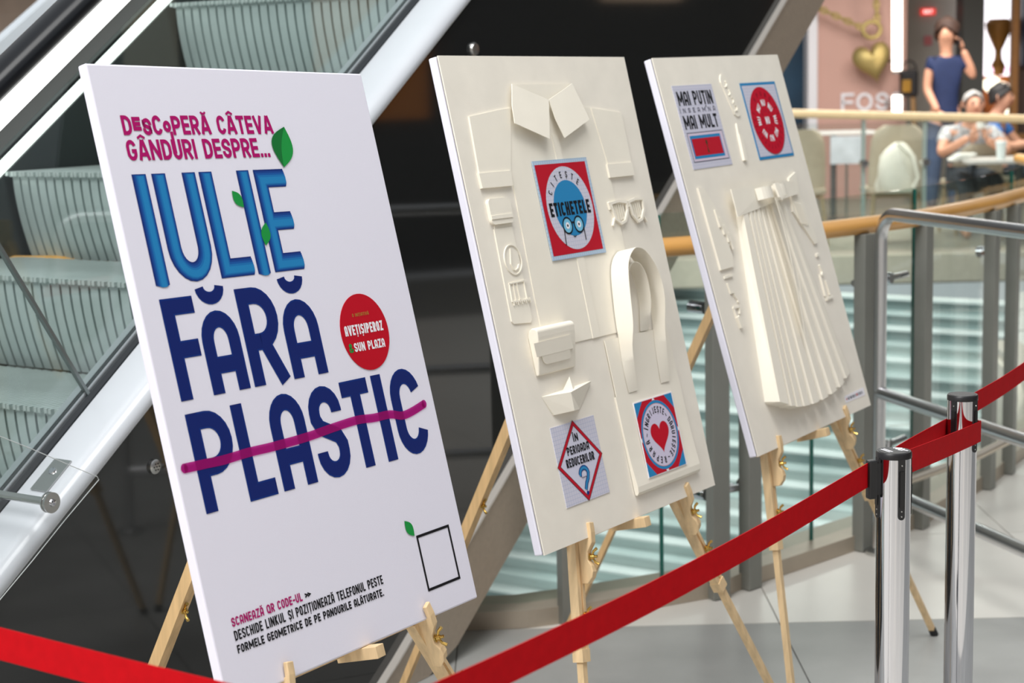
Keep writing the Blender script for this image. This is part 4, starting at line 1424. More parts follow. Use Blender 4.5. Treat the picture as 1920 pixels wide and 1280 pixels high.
def easel(k, label, pegs, rear, feet=(-.32, .61), apex_e=.08):
    x, y, z, yaw, lean, rl = POSE[k]
    O = Vector((x, y, z))
    e = Vector((math.cos(yaw), math.sin(yaw), 0))
    nv = Vector((math.sin(yaw), -math.cos(yaw), 0))
    BM = board_matrix(k)
    base = Vector((x, y, 0)) + e * .05
    T = thing('easel', label, 'easel', base, group=None)
    G = Vector((x, y, 0))

    def W(a, n, zz):
        return G + e * a + nv * n + ZV * zz
    ap_z = 1.27
    for i, (pg, ft) in enumerate(zip(pegs, feet)):
        # pegs given as u on the board's lower edge; the leg passes just behind the edge
        pb = BM @ LP(pg, 1.0, -0.034)
        pe = (pb - G).dot(e)
        pn = (pb - G).dot(nv)
        foot = W(ft, pn + .125, 0.012)
        d = (pb - foot)
        top = pb + d * ((ap_z - pb.z) / d.z)
        top = W(apex_e + (-.02 if i == 0 else .02), pn - (ap_z - z) * math.tan(lean) - .03, ap_z)
        low = foot + (pb - foot) * .665
        ax = (pb - foot).normalized()
        side = e
        up_leg = MB()
        s_ = e - ax * e.dot(ax)
        s_.normalize()
        f_ = ax.cross(s_)
        if f_.dot(nv) < 0:
            f_ = -f_
        # two slats with a groove between them, from above the lower leg to the top
        up_leg.bar(low - s_ * .0075, pb - s_ * .0075, 0.011, 0.021, s_)
        up_leg.bar(low + s_ * .0090, pb + s_ * .0090, 0.008, 0.021, s_)
        up_leg.bar(low, pb, 0.012, 0.013, s_)
        up_leg.bar(pb, top, 0.026, 0.022, s_)
        lg = up_leg.build('leg', WOOD, T)
        ll = MB().bar(foot, low + (pb - low) * .12, 0.0150, 0.0150, s_).build('lower_leg', WOOD, lg)
        MB().tube([foot - ax * 0.012, foot + ax * 0.012], 0.0115, 12).build('rubber_foot', RUB, lg)
        MB().bar(low - ax * .012, low + ax * .014, 0.028, 0.025, s_).build('leg_collar', WOOD, lg)
        # peg: wavy plate with a hook in front of the board's edge
        prof = [(-.011, .002), (.0010, .002), (.0030, .006), (.0215, .006), (.0215, .0300), (.0300, .0300), (.0310, .010), (.0290, -.012), (.0160, -.030), (.0150, -.046), (.0220, -.058), (.0240, -.070), (.0200, -.082), (.0080, -.094), (-.011, -.094)]
        hookbase = BM @ LP(pg + .006, 1.0, -0.020)
        bn = (BM.to_3x3() @ Vector((0, 0, 1)))
        du = (ax * .6 + (BM.to_3x3() @ Vector((0, 1, 0))) * .4).normalized()
        fo = du.cross(s_)
        if fo.dot(nv) < 0:
            fo = -fo
        lo = [hookbase + fo * a + du * b - s_ * .008 for a, b in prof]
        hi = [q + s_ * .016 for q in lo]
        pgm = MB().prism(lo, hi).build('peg', WOOD, T, bevel=0.0015)
        wing_nut(pgm, hookbase + fo * .0155 - du * .040, (fo * .9 + s_ * .2).normalized())
        wing_nut(lg, pb + (low - pb).normalized() * .155 + f_ * .014 + s_ * .002, f_)
    # centre block under the board and the cross bar behind it
    cb = BM @ LP(.352, 1.011, -0.05)
    bn = BM.to_3x3() @ Vector((0, 0, 1))
    MB().bar(cb - bn * .01, cb + bn * .078, 0.023, 0.021, e).build('centre_block', WOOD, T, bevel=0.001)
    pl_, pr_ = BM @ LP(pegs[0], .995, -0.045), BM @ LP(pegs[1], .995, -0.045)
    MB().bar(pl_ - e * .03, pr_ + e * .03, 0.03, 0.012, ZV).build('cross_bar', WOOD, T)
    MB().bar(W(apex_e - .05, -(ap_z - z) * math.tan(lean) - .085, ap_z - .03), W(apex_e + .05, -(ap_z - z) * math.tan(lean) - .085, ap_z - .03), 0.07, 0.02, ZV).build('top_block', WOOD, T, bevel=0.002)
    fn, tn = rear
    rf, rt = W(.12, fn, 0.012), W(.12, tn, ap_z)
    mid = rf.lerp(rt, .46)
    rl_ = MB().bar(rf.lerp(rt, .40), rt, 0.026, 0.024, e).build('rear_leg', WOOD_D, T)
    MB().bar(rf, mid, 0.017, 0.017, e).build('lower_leg', WOOD_D, rl_)
    ax = (rt - rf).normalized()
    MB().tube([rf - ax * .012, rf + ax * .012], 0.0115, 12).build('rubber_foot', RUB, rl_)
    wing_nut(rl_, rf.lerp(rt, .50) + e * 0.0 + nv * .012, (nv * .8 - e * .3).normalized())
    return T


easel('A', 'pine easel holding the white poster with the large blue letters', (.137, .535), (-.860, -.200), (-.33, .56))
easel('B', 'pine easel holding the board with the paper shirt', (.162, .574), (-.817, -.190))
easel('C', 'pine easel holding the board with the paper skirt', (.114, .531), (-.854, -.225))

# ------------------------------------------------------------------ stanchions and red belts
TOPM = mat('dark_cap', (44, 42, 42), 0.45, bump=0.2, bscale=900)


def stanchion(loc, label, yaw=0.0, cassette=None, marks=False):
    T = thing('stanchion', label, 'stanchion', loc)
    c = Vector(loc)
    MB().lathe([(0, 0.0), (0.175, 0.0), (0.178, 0.008), (0.17, 0.018), (0.06, 0.03), (0.032, 0.04), (0, 0.04)], c, 40).build('base', mat('dark_chrome_base', (88, 88, 90), 0.14, 1.0), T, smooth=True)
    MB().lathe([(0.0, 0.03), (0.0293, 0.03), (0.0293, 0.972), (0.0, 0.972)], c, 48).build('post', CHROME, T, smooth=True)
    cp = MB().lathe([(0, 0.9695), (0.0306, 0.9695), (0.0306, 0.978), (0.0290, 0.9805), (0.026, 0.9800), (0.0, 0.9800)], c, 48).build('cap', BLACK, T, smooth=True)
    MB().lathe([(0, 0.9795), (0.0262, 0.9795), (0.0255, 0.9808), (0, 0.9812)], c, 40).build('cap_disc', TOPM, cp, smooth=True)
    for i in range(4):
        a = yaw + i * PI / 2
        d = Vector((math.cos(a), math.sin(a), 0))
        t = Vector((-d.y, d.x, 0))
        R = Matrix((t, d, ZV)).transposed()
        ch = MB()
        pr = [(-.0062, .002), (.0062, .002), (.0062, -.098)] + [(.0062 * math.cos(q), -.098 - .0062 * math.sin(q)) for q in [PI * j / 8 for j in range(1, 8)]] + [(-.0062, -.098)]
        ch.prism([c + d * .0275 + t * a_ + ZV * (.969 + b_) for a_, b_ in pr], [c + d * .0312 + t * a_ + ZV * (.969 + b_) for a_, b_ in pr])
        co = ch.build('slot', BLACK, T)
        MB().box(c + d * .0315 + ZV * .919, (.0085, .003, .062), R).build('slot_insert', mat('slot_insert', (18, 18, 20), 0.3), co)
        sc = MB()
        for zz in (.960, .880, .871):
            sc.lathe([(0, 0), (.0016, 0), (.0012, .0008), (0, .0008)], c + d * .0312 + ZV * zz, 10, d.to_track_quat('Z', 'Y').to_matrix())
        sc.build('screw', STEEL, co)
    if cassette is not None:
        d = Vector(cassette).normalized()
        t = Vector((-d.y, d.x, 0))
        R = Matrix((t, d, ZV)).transposed()
        cs = MB().box(c + d * .0425 + ZV * .934, (.0155, .0165, .068), R).build('belt_end', BLACK, T, bevel=0.003)
        MB().box(c + d * .0330 + ZV * .934, (.010, .010, .055), R).build('belt_hook', BLACK, cs)
    if marks:
        mk = MB()
        for (a0, b0, a1, b1, w) in ((-.016, .008, -.008, -.012, .0022), (-.012, .010, -.004, -.010, .0022), (.002, .014, .014, .011, .004), (.004, .008, .016, .004, .004), (.006, .002, .011, -.004, .003), (.012, .000, .018, -.006, .003)):
            p0, p1 = c + Vector((a0 * 1.25, b0 * 1.25, .9815)), c + Vector((a1 * 1.25, b1 * 1.25, .9815))
            dd = (p1 - p0).normalized()
            nn = Vector((-dd.y, dd.x, 0)) * w * .7
            mk.add([p0 + nn, p0 - nn, p1 - nn, p1 + nn], [(0, 1, 2, 3)])
        mk.build('cap_print', INK_WHITE, cp)
    return T


S1 = Vector((0.6517, 2.8798, 0))
S2 = Vector((0.9040, 3.3879, 0))
S3 = Vector((-0.165, 1.725, 0))
stanchion(S1, 'chrome stanchion with white print on its black cap, belt end on its side', math.radians(-76), (-.95, -.30, 0), True)
stanchion(S2, 'chrome stanchion with a plain cap and a red belt looped round its top', math.radians(-48))
stanchion(S3, 'chrome stanchion where the two long red belts meet', math.radians(50))
BH = 0.0425


def belt(name, pts, label, h=BH, th=0.0012):
    path = spline(pts, 8)
    fr = frames_of(path)
    mb = MB().sweep(path, fr, [(-th / 2, -h / 2), (th / 2, -h / 2), (th / 2, h / 2), (-th / 2, h / 2)])
    return tag(mb.build(name, RED, smooth=False), label, 'belt')


d13 = (S3 - S1).normalized()
c1_ = S1 + Vector((-.95, -.30, 0)).normalized() * .0500
belt('barrier_belt', [tuple(c1_ + ZV * .942), tuple(c1_.lerp(S3, .08) + ZV * .939), tuple(c1_.lerp(S3, .3) + ZV * .931), tuple(c1_.lerp(S3, .55) + ZV * .929), tuple(c1_.lerp(S3, .8) + ZV * .936), tuple(S3 - d13 * .030 + ZV * .945)], 'long red belt sagging across in front of the easels')
L_end = Vector((-0.607, 2.03, 0))
dl = (L_end - S3).normalized()
belt('barrier_belt', [tuple(S3 + dl * .030 + ZV * .945), tuple(S3.lerp(L_end, .5) + ZV * .943), tuple(L_end + ZV * .9435), tuple(S3 + dl * 1.9 + ZV * .950)], 'red belt crossing the lower left corner below the white poster')
# belt looped round the second post
d12 = (S2 - S1).normalized()
n12 = Vector((d12.y, -d12.x, 0))
r2 = .0325
lp = [S1 + d12 * .029 + n12 * .020 + ZV * .957, S1.lerp(S2, .5) + n12 * .026 + ZV * .931, S2 + n12 * r2 + ZV * .9045]
for kk in range(1, 8):
    a = PI * kk / 8
    lp.append(S2 + n12 * (r2 * math.cos(a)) + d12 * (r2 * math.sin(a)) + ZV * .9045)
lp += [S2 - n12 * r2 + ZV * .906, S1.lerp(S2, .5) - n12 * .026 + ZV * .930, S1 + d12 * .029 - n12 * .018 + ZV * .950]
belt('barrier_belt', [tuple(q) for q in lp], 'red belt folded round the top of the far stanchion')
d4 = Vector((0.24, 0.43, 0)).normalized()
belt('barrier_belt', [tuple(S2 + d4 * .031 + ZV * .948), tuple(S2 + d4 * .35 + ZV * .940), tuple(S2 + d4 * .7 + ZV * .942), tuple(S2 + d4 * 1.6 + ZV * .960)], 'red belt running away to the right from the far stanchion')

# ------------------------------------------------------------------ food court beyond the void
FZ = 0.2
FB = thing('food_court_balustrade', 'straight glass balustrade with pale wooden handrail in front of the cafe tables', 'balustrade', (3, 13.5, FZ))
r0, r1 = at(1380, 210, 13.5), at(1990, 225, 13.5)
MB().tube([r0, r1], 0.033, 14).build('handrail', mat('pale_oak', (214, 186, 142), 0.45, var=0.05), FB, smooth=True)
xs = [1.75, 2.797, 3.278, 4.4]
for a, b in zip(xs, xs[1:]):
    MB().box(((a + b) / 2, 13.5, (FZ + 1.26) / 2 + .02), (b - a - .01, .012, 1.26 - FZ - .06)).build('glass_pane', glass('court_glass', (0.92, 0.95, 0.94), 0.04), FB)
for x in xs[1:]:
    MB().box((x, 13.53, (FZ + 1.27) / 2), (.028, .03, 1.27 - FZ)).build('post', mat('pale_glass_post', (176, 184, 178), 0.35, 0.3), FB)
    MB().tube([(x, 13.46, .93), (x, 13.56, .93)], 0.03, 12).build('glass_clamp', CHROME, FB, smooth=True)

SHELL = mat('beige_shell', (186, 172, 150), 0.5, var=0.04)
CLEG = mat('chair_leg_wood', (176, 150, 118), 0.5, var=0.08)


def chair(loc, yaw, label, top, w=.48):
    R = Matrix.Rotation(yaw, 3, 'Z')
    T = thing('cafe_chair', label, 'chair', loc, Matrix.Translation(Vector(loc)) @ R.to_4x4(), group='beige cafe chairs')
    sh = .46
    mb = MB()
    # curved back shell, facing +y
    n = 12
    rows = []
    for j, zz in enumerate((sh + .02, sh + .14, sh + .28, top * .88, top * .96, top)):
        k = (1, 1, .98, .92, .78, .5)[j]
        row = [Vector((w / 2 * k * math.sin(a), -.20 + .09 * (1 - math.cos(a)) - .03 * j * .5, zz)) for a in [(-1.3 + 2.6 * i / n) for i in range(n + 1)]]
        rows.append(row)
    vs = [q for r_ in rows for q in r_]
    m = n + 1
    fs = [(j * m + i, j * m + i + 1, (j + 1) * m + i + 1, (j + 1) * m + i) for j in range(len(rows) - 1) for i in range(n)]
    off = len(vs)
    vs2 = [q + Vector((0, .025, 0)) for q in vs]
    mb.add(vs + vs2, fs + [tuple(i + off for i in reversed(f)) for f in fs])
    edge = [j * m for j in range(len(rows))] + [(len(rows) - 1) * m + i for i in range(1, m)] + [j * m + n for j in range(len(rows) - 2, -1, -1)] + [i for i in range(n - 1, 0, -1)]
    mb.f += [(edge[i], edge[(i + 1) % len(edge)], edge[(i + 1) % len(edge)] + off, edge[i] + off) for i in range(len(edge))]
    mb.build('backrest', SHELL, T, local=True, smooth=True)
    MB().prism([Vector((x, y, sh - .03)) for x, y in rrect(-w / 2, -.21, w / 2, .24, .08)], [Vector((x, y, sh + .02)) for x, y in rrect(-w / 2, -.21, w / 2, .24, .08)]).build('seat', SHELL, T, local=True, bevel=.01)
    for sx in (-1, 1):
        for sy in (-1, 1):
            MB().tube([Vector((sx * w * .40, sy * .17, sh - .03)), Vector((sx * w * .47, sy * .23, 0.0))], [.02, .014], 8).build('leg', CLEG, T, local=True, smooth=True)
    MB().box((0, 0, sh - .05), (w * .75, .34, .03)).build('seat_frame', CLEG, T, local=True)
    return T


chair((3.262, 14.55, FZ), 0.0, 'beige shell cafe chair with the white cloth bag in front of it', 1.0, .50)
chair((2.42, 14.6, FZ), 0.12, 'beige shell cafe chair partly behind the paper skirt board', .98, .50)
chair((4.12, 15.25, FZ), math.radians(4), 'beige cafe chair under the grey haired seated man', .80, .46)
chair((4.52, 15.75, FZ), math.radians(-75), 'beige cafe chair under the seated man in blue', .80, .46)


def table(loc, w, d, h, label, color):
    T = thing('cafe_table', label, 'table', loc)
    c = Vector(loc)
    MB().prism([c + Vector((x, y, h - .03)) for x, y in rrect(-w / 2, -d / 2, w / 2, d / 2, .05)], [c + Vector((x, y, h)) for x, y in rrect(-w / 2, -d / 2, w / 2, d / 2, .05)]).build('tabletop', color, T, bevel=.006)
    MB().tube([c + Vector((0, 0, .02)), c + Vector((0, 0, h - .02))], .03, 14).build('pedestal', mat('table_steel', (120, 120, 120), .3, .8), T, smooth=True)
    MB().lathe([(0, 0), (.24, 0), (.23, .012), (.04, .03), (0, .03)], c, 28).build('foot', mat('table_steel', (120, 120, 120)), T, smooth=True)
    return T


TBW = mat('pale_tabletop', (206, 200, 194), .35)
table((4.30, 14.45, FZ), 1.05, .68, .70, 'pale cafe table with a white cup where two men sit', TBW)
table((3.2, 16.9, FZ), .80, .60, .88, 'high white counter table by the pink display wall', mat('white_counter', (222, 216, 212), .35))
# things on the table and floor
cup = at(1880, 296, 14.25)
cupz = FZ + .70
mb = MB().lathe([(0, 0), (.033, 0), (.045, .135), (.0, .135)], (cup.x, 14.30, cupz), 24)
o = tag(mb.build('paper_cup', mat('white_card_cup', (226, 232, 230), .5), smooth=True), 'white paper cup standing on the cafe table', 'cup')
MB().lathe([(0, .132), (.048, .132), (.048, .142), (.042, .150), (0, .150)], (cup.x, 14.30, cupz), 24).build('lid', mat('white_lid', (236, 238, 238), .35), o, smooth=True)
nap = at(1822, 293, 14.3)
mb = MB()
for i in range(3):
    mb.prism([Vector((nap.x - .10 + i * .03 + x, 14.34 + y, cupz + .002 + .018 * i)) for x, y in rrect(-.09, -.06, .09, .06, .03)], [Vector((nap.x - .10 + i * .03 + x * .8, 14.34 + y * .8, cupz + .018 + .018 * i)) for x, y in rrect(-.09, -.06, .09, .06, .03)])
tag(mb.build('food_wrapper', mat('white_wrapper', (228, 224, 216), .6), smooth=True), 'crumpled white food wrapper on the cafe table', 'wrapper')
# cloth bag on the first chair
bm_ = MB()
bc = Vector((3.20, 14.15, FZ + .46))
prof = [(0, .15, .10), (.05, .172, .115), (.14, .165, .11), (.22, .15, .10), (.29, .135, .085), (.34, .105, .07), (.38, .065, .05), (.405, .03, .03)]
rows = []
for zz, a_, b_ in prof:
    rows.append([bc + Vector((a_ * math.cos(t) * (1 + .13 * math.sin(5 * t + zz * 16)) + zz * .05, b_ * math.sin(t) * (1 + .2 * math.sin(6 * t + zz * 20)), zz)) for t in [2 * PI * k / 28 for k in range(28)]])
bm_.add([q for r_ in rows for q in r_], [(j * 28 + i, j * 28 + (i + 1) % 28, (j + 1) * 28 + (i + 1) % 28, (j + 1) * 28 + i) for j in range(len(rows) - 1) for i in range(28)] + [tuple(range(27, -1, -1)), tuple(range((len(rows) - 1) * 28, len(rows) * 28))])
bag = tag(bm_.build('cloth_bag', mat('white_cloth', (232, 226, 210), .8, var=.04, vscale=12), smooth=True), 'white cloth bag slumped on the beige chair seat', 'bag')
MB().tube([bc + Vector((.0, -.04, .40)), bc + Vector((.10, -.10, .30)), bc + Vector((.15, -.12, .12)), bc + Vector((.10, -.15, .03))], .016, 8).build('handle', mat('white_cloth', (232, 226, 210)), bag, smooth=True)
wp = at(1588, 281, 15.6)
mb = MB().box((wp.x, 15.6, wp.z), (.30, .03, .25))
tag(mb.build('menu_board', mat('pale_menu', (206, 210, 216), .5, var=.12, vscale=9)), 'pale menu panel standing behind the beige chairs', 'sign')
mb = MB().tube([(wp.x, 15.61, FZ), (wp.x, 15.61, wp.z - .12)], .012, 8)
mb.build('stand', STEEL, bpy.data.objects['menu_board'])

# ------------------------------------------------------------------ shop fronts behind
PINK = mat('pink_display_panel', (202, 160, 148), .55, var=.03, vscale=1.5)
SH = thing('pink_display_wall', 'pink shop display wall with white letters and a white edge', 'display wall', (4.1, 20.2, FZ))
pL, pR = at(1530, 100, 20), at(1700, 100, 20)
MB().box(((pL.x + pR.x) / 2, 20.1, 1.75), (pR.x - pL.x, .2, 3.1)).build('panel', PINK, SH)
eL = at(1514, 100, 19.95)
MB().box(((eL.x + pL.x) / 2, 20.05, 1.75), (pL.x - eL.x, .3, 3.1)).build('edge_post', mat('white_edge_post', (228, 226, 232), .4), SH)
lt = MB()
x = at(1577, 206, 19.98)
for i, c in enumerate('FOSS'):
    Wd, Hh, tt = (.15, .205, .034) if c != 'O' else (.19, .205, .034)
    x0_ = x.x + (0, .175, .40, .575, .75, .86)[i]
    for pts, cl in glyph(c, .05 if c == 'I' else Wd, Hh, tt):
        for q in stroke(pts, tt, cl):
            lt.prism([Vector((x0_ + p.x, 19.99, x.z - .015 + p.y)) for p in q], [Vector((x0_ + p.x, 19.975, x.z - .015 + p.y)) for p in q])
lt.build('lettering', INK_WHITE, SH)
q0, q1 = at(1440, 100, 20.3), at(1514, 100, 20.3)
PB = MB().box(((q0.x + q1.x) / 2, 20.3, 1.7), (q1.x - q0.x, .1, 3.0))
tag(PB.build('dark_shop_window', mat('dark_blue_window', (38, 62, 82), .2, var=.3, vscale=2)), 'dark blue shop window beside the pink display wall', 'window')
# gold heart locket
HK = at(1634, 106, 19.7)
LK = thing('heart_locket', 'large golden heart locket hanging on a chain before the pink wall', 'locket', HK)
GOLD = mat('gold', (176, 156, 100), .5, .6, var=.15, vscale=5, bump=.4, bscale=9)
hb = MB()
N_ = 32
rows = []
Rz = Matrix.Rotation(math.radians(-14), 3, 'Y')
for j, (sc, dy) in enumerate(((0.02, .13), (.45, .12), (.78, .085), (.95, .04), (1, 0), (.95, -.04), (.78, -.085), (.45, -.12), (.02, -.13))):
    row = []
    for i in range(N_):
        a = 2 * PI * i / N_
        hx = 16 * math.sin(a) ** 3 / 17
        hz = (13 * math.cos(a) - 5 * math.cos(2 * a) - 2 * math.cos(3 * a) - math.cos(4 * a)) / 17
        row.append(HK + Rz @ Vector((hx * .235 * sc, dy * .8, (hz - .05) * .265 * sc - .03)))
    rows.append(row)
hb.add([q for r_ in rows for q in r_], [(j * N_ + i, j * N_ + (i + 1) % N_, (j + 1) * N_ + (i + 1) % N_, (j + 1) * N_ + i) for j in range(len(rows) - 1) for i in range(N_)])
hb.build('heart', GOLD, LK, smooth=True)
rc_ = HK + Vector((.0, 0, .30))
MB().tube([rc_ + Vector((.10 * math.cos(t), 0, .09 * math.sin(t))) for t in [2 * PI * k / 24 for k in range(24)]], .026, 10, closed=True).build('bail_ring', GOLD, LK, smooth=True)
for a_, b_, cut in ((rc_ + Vector((-.10, 0, .02)), at(1528, 12, 19.7), 0), (rc_ + Vector((.06, 0, .09)), at(1640, -60, 19.7), 0)):
    chn = MB()
    nl = max(4, int((b_ - a_).length / .07))
    for i in range(nl):
        c = a_.lerp(b_, (i + .5) / nl)
        d = (b_ - a_).normalized()
        s_ = Vector((0, 1, 0)) if i % 2 else d.cross(Vector((0, 1, 0))).normalized()
        chn.tube([c + d * (.045 * math.cos(t)) + s_ * (.024 * math.sin(t)) for t in [2 * PI * k / 12 for k in range(12)]], .016, 6, closed=True)
    chn.build('chain', GOLD, LK, smooth=True)
for (py0, py1, lab) in ((-40, 134, 'tall vertical light tube beside the pink display wall'), (179, 212, 'short vertical light tube low beside the pink display wall')):
    a_, b_ = at(1682, py0, 19.4), at(1682, py1, 19.4)
    T = thing('light_tube', lab, 'lamp', b_)
    MB().tube([a_, b_], .055, 14).build('diffuser', glow('warm_tube', (255, 246, 234), 4.0), T, smooth=True)
    MB().tube([b_ - ZV * .02, b_ + ZV * .01], .058, 14).build('end_cap', STEEL, T, smooth=True)
    MB().box((b_.x, 19.70, b_.z + .12), (.04, .56, .04)).build('bracket', STEEL, T)
bk = at(1704, 156, 19.6)
T = thing('bag_display', 'black and yellow shoulder bag display between the light tube and grey wall', 'bag', bk)
MB().box(bk, (.20, .12, .30)).build('body', mat('black_leather', (26, 22, 24), .5), T, bevel=.03)
MB().box(bk + Vector((-.04, -.07, -.03)), (.10, .03, .14)).build('flap', mat('mustard_leather', (150, 108, 24), .5), T, bevel=.01)
MB().tube([bk + Vector((.08 * math.cos(t), 0, .15 + .10 * math.sin(t))) for t in [PI * k / 10 for k in range(11)]], .012, 8).build('handle', mat('black_leather', (26, 22, 24)), T, smooth=True)
MB().tube([(bk.x + .12, 19.62, FZ), (bk.x + .04, 19.62, bk.z + .1)], .03, 10).build('stand', mat('stand_brown', (140, 106, 66), .5), T, smooth=True)
g0, g1 = at(1700, 100, 22.6), at(1802, 100, 22.6)
MB().box(((g0.x + g1.x) / 2, 22.65, 1.8), (g1.x - g0.x, .2, 3.3)).build('wall_side', mat('grey_side_wall', (168, 160, 150), .6, var=.04), kind='structure')['label'] = 'light grey side wall carrying the exit sign'
g0, g1 = at(1800, 100, 22.0), at(1840, 100, 22.0)
MB().box(((g0.x + g1.x) / 2, 22.05, 1.8), (g1.x - g0.x, .35, 3.3)).build('trim_2', mat('dark_column', (92, 92, 89), .5), kind='structure')['label'] = 'dark grey column beside the bright display'
ex = at(1740, 22, 22.52)
T = thing('exit_sign', 'small red lit exit sign on the grey wall', 'sign', ex)
MB().box(ex, (.19, .05, .085)).build('case', glow('exit_red', (226, 60, 54), .9), T, bevel=.01)
sx = MB()
for i, c in enumerate('EXIT'):
    Wd = .012 if c == 'I' else .024
    x0_ = ex.x - .060 + (0, .034, .068, .086)[i]
    for pts, cl in glyph(c, Wd, .045, .008):
        for q in stroke(pts, .008, cl):
            sx.add([Vector((x0_ + p.x, 22.492, ex.z - .022 + p.y)) for p in q], [(0, 1, 2, 3)])
sx.build('lettering', glow('exit_white', (255, 225, 220), 1.6), T)
nt_ = at(1740, 76, 22.5)
tag(MB().box(nt_, (.10, .02, .12)).build('wall_notice', mat('pink_notice', (196, 110, 112), .6)), 'small pink notice under the exit sign', 'notice')

# bright display case with golden figures
d0, d1 = at(1838, 100, 22.2), at(1897, 100, 22.2)
dx = (d0.x + d1.x) / 2
DC = thing('bright_display_case', 'bright lit display case with golden shapes next to the wooden post', 'display case', (dx, 22.2, FZ))
MB().box((dx, 22.3, 1.95), (d1.x - d0.x, .1, 2.6)).build('light_panel', glow('case_light', (250, 248, 255), 1.9), DC)
GB = mat('golden_brown', (150, 104, 48), .4, .3, var=.15, vscale=6)
s1 = MB()
cs = at(1872, 80, 22.1)
pf = [(.0, -.42), (.075, -.40), (.10, -.30), (.05, -.20), (.045, -.10), (.10, .02), (.15, .14), (.17, .24), (.12, .30), (.0, .30)]
s1.lathe([(r_, z_) for r_, z_ in pf], cs, 18)
s1.build('golden_figure', GB, DC, smooth=True)
cs2 = at(1868, 150, 22.12)
MB().box(cs2, (d1.x - d0.x - .02, .06, .10)).build('shelf', mat('amber_shelf', (176, 98, 34), .5), DC)
MB().box(cs2 + Vector((0, -.06, .13)), (.30, .02, .07)).build('lit_sign', glow('pink_sign', (255, 215, 240), 1.5), DC)
MB().box(at(1866, 190, 22.14), (d1.x - d0.x - .01, .06, .42)).build('amber_back', mat('amber_back', (158, 82, 26), .5), DC)
lb_ = MB()
for (px, py, r_) in ((1862, 160, .11), (1880, 165, .08), (1848, 158, .06), (1888, 178, .06), (1886, 192, .06), (1888, 206, .05)):
    lb_.lathe([(r_ * math.sin(PI * k / 10), -r_ * math.cos(PI * k / 10)) for k in range(11)], at(px, py, 22.02), 14)
lb_.build('bulb', glow('bulb_light', (255, 250, 226), 2.2), DC, smooth=True)
wp0, wp1 = at(1895, 120, 21.4), at(1907, 120, 21.4)
WF = thing('wooden_post_frame', 'tall wooden post frame beside the bright display case', 'frame', (wp0.x, 21.4, FZ))
MB().box(((wp0.x + wp1.x) / 2, 21.4, 1.8), (wp1.x - wp0.x, .12, 3.2)).build('post', mat('warm_oak', (168, 116, 66), .5, var=.1), WF)
lo_ = at(1900, 256, 21.4)
MB().box((lo_.x + .6, 21.4, lo_.z), (1.2, .1, .07)).build('lower_bar', mat('warm_oak', (168, 116, 66)), WF)
q0 = at(1908, 100, 21.9)
tag(MB().box((q0.x + .8, 21.9, 1.5), (1.6, .1, 2.5)).build('shop_counter_wall', mat('brown_counter', (104, 84, 76), .5, var=.1, vscale=3)), 'brown shop counter wall right of the wooden post', 'wall panel')
q0 = at(1916, 40, 21.7)
tag(MB().box((q0.x + .5, 21.7, q0.z), (1.0, .08, 1.1)).build('dark_poster', mat('navy_poster', (30, 36, 62), .4, var=.3, vscale=3)), 'dark navy poster at the right edge behind the wooden post', 'poster')
q0 = at(1340, 60, 21)
# dim shop strip seen left of the bronze band
tag(MB().box((1.4, 22.0, 1.7), (3.2, .1, 3.0)).build('dim_shop_front', mat('dim_shop', (84, 66, 54), .5, var=.3, vscale=2)), 'dim brown shop front left of the dark blue window', 'shop front')
# soft coloured shop in the far upper left
tag(MB().box((-9.5, 23.6, 4.2), (12, .2, 6)).build('far_shop_front', mat('far_shop', (222, 196, 178), .6, var=.35, vscale=.9)), 'blurred beige and brown shop front in the upper left corner', 'shop front')

# ------------------------------------------------------------------ people
def skin(name, nodes, edges, m, parent, origin, root=0, sub=2):
    """continuous tapering surface grown along joints"""
    me = bpy.data.meshes.new(name)
    inv = WM[parent.name].inverted()
    me.from_pydata([tuple(inv @ (origin + Vector(p))) for p, r in nodes], edges, [])
    o = bpy.data.objects.new(name, me)
    COL.objects.link(o)
    o.parent = parent
    WM[o.name] = WM[parent.name]
    md = o.modifiers.new('skin', 'SKIN')
    md.use_smooth_shade = True
    sv = me.skin_vertices[0].data
    for i, (p, r) in enumerate(nodes):
        r = r if isinstance(r, tuple) else (r, r)
        sv[i].radius = r
        sv[i].use_root = i == root
    ss = o.modifiers.new('round', 'SUBSURF')
    ss.levels = ss.render_levels = sub
    me.materials.append(m)
    return o


SKIN = mat('skin_tone', (206, 150, 122), .55, var=.03)


def hand(parent, origin, wrist, d, palm_n, s=1.0):
    """palm with four bent fingers and a thumb, closed a little"""
    w = Vector(wrist)
    d = Vector(d).normalized()
    n = Vector(palm_n).normalized()
    t = d.cross(n).normalized()
    nodes = [(w, .026 * s), (w + d * .05 * s, (.034 * s, .018 * s)), (w + d * .085 * s, (.036 * s, .016 * s))]
    edges = [(0, 1), (1, 2)]
    h = skin('hand', [(tuple(p), r) for p, r in nodes], edges, SKIN, parent, origin, 0, 1)
    for i, (k, ln) in enumerate(((-.027, .062), (-.009, .074), (.009, .070), (.026, .054))):
        b = w + d * .070 * s + t * k * s
        p1 = b + d * ln * .55 * s
        p2 = p1 + (d * .6 + n * .8).normalized() * ln * .45 * s
        p3 = p2 + (d * .1 + n).normalized() * ln * .3 * s
        skin('finger', [(tuple(q), .0088 * s) for q in (b, p1, p2, p3)], [(0, 1), (1, 2), (2, 3)], SKIN, h, origin, 0, 1)
    b = w + d * .03 * s - t * .024 * s
    p1 = b + (d * .5 - t * .8).normalized() * .035 * s
    p2 = p1 + (d * .9 + n * .4).normalized() * .030 * s
    skin('thumb', [(tuple(q), .0105 * s) for q in (b, p1, p2)], [(0, 1), (1, 2)], SKIN, h, origin, 0, 1)
    return h


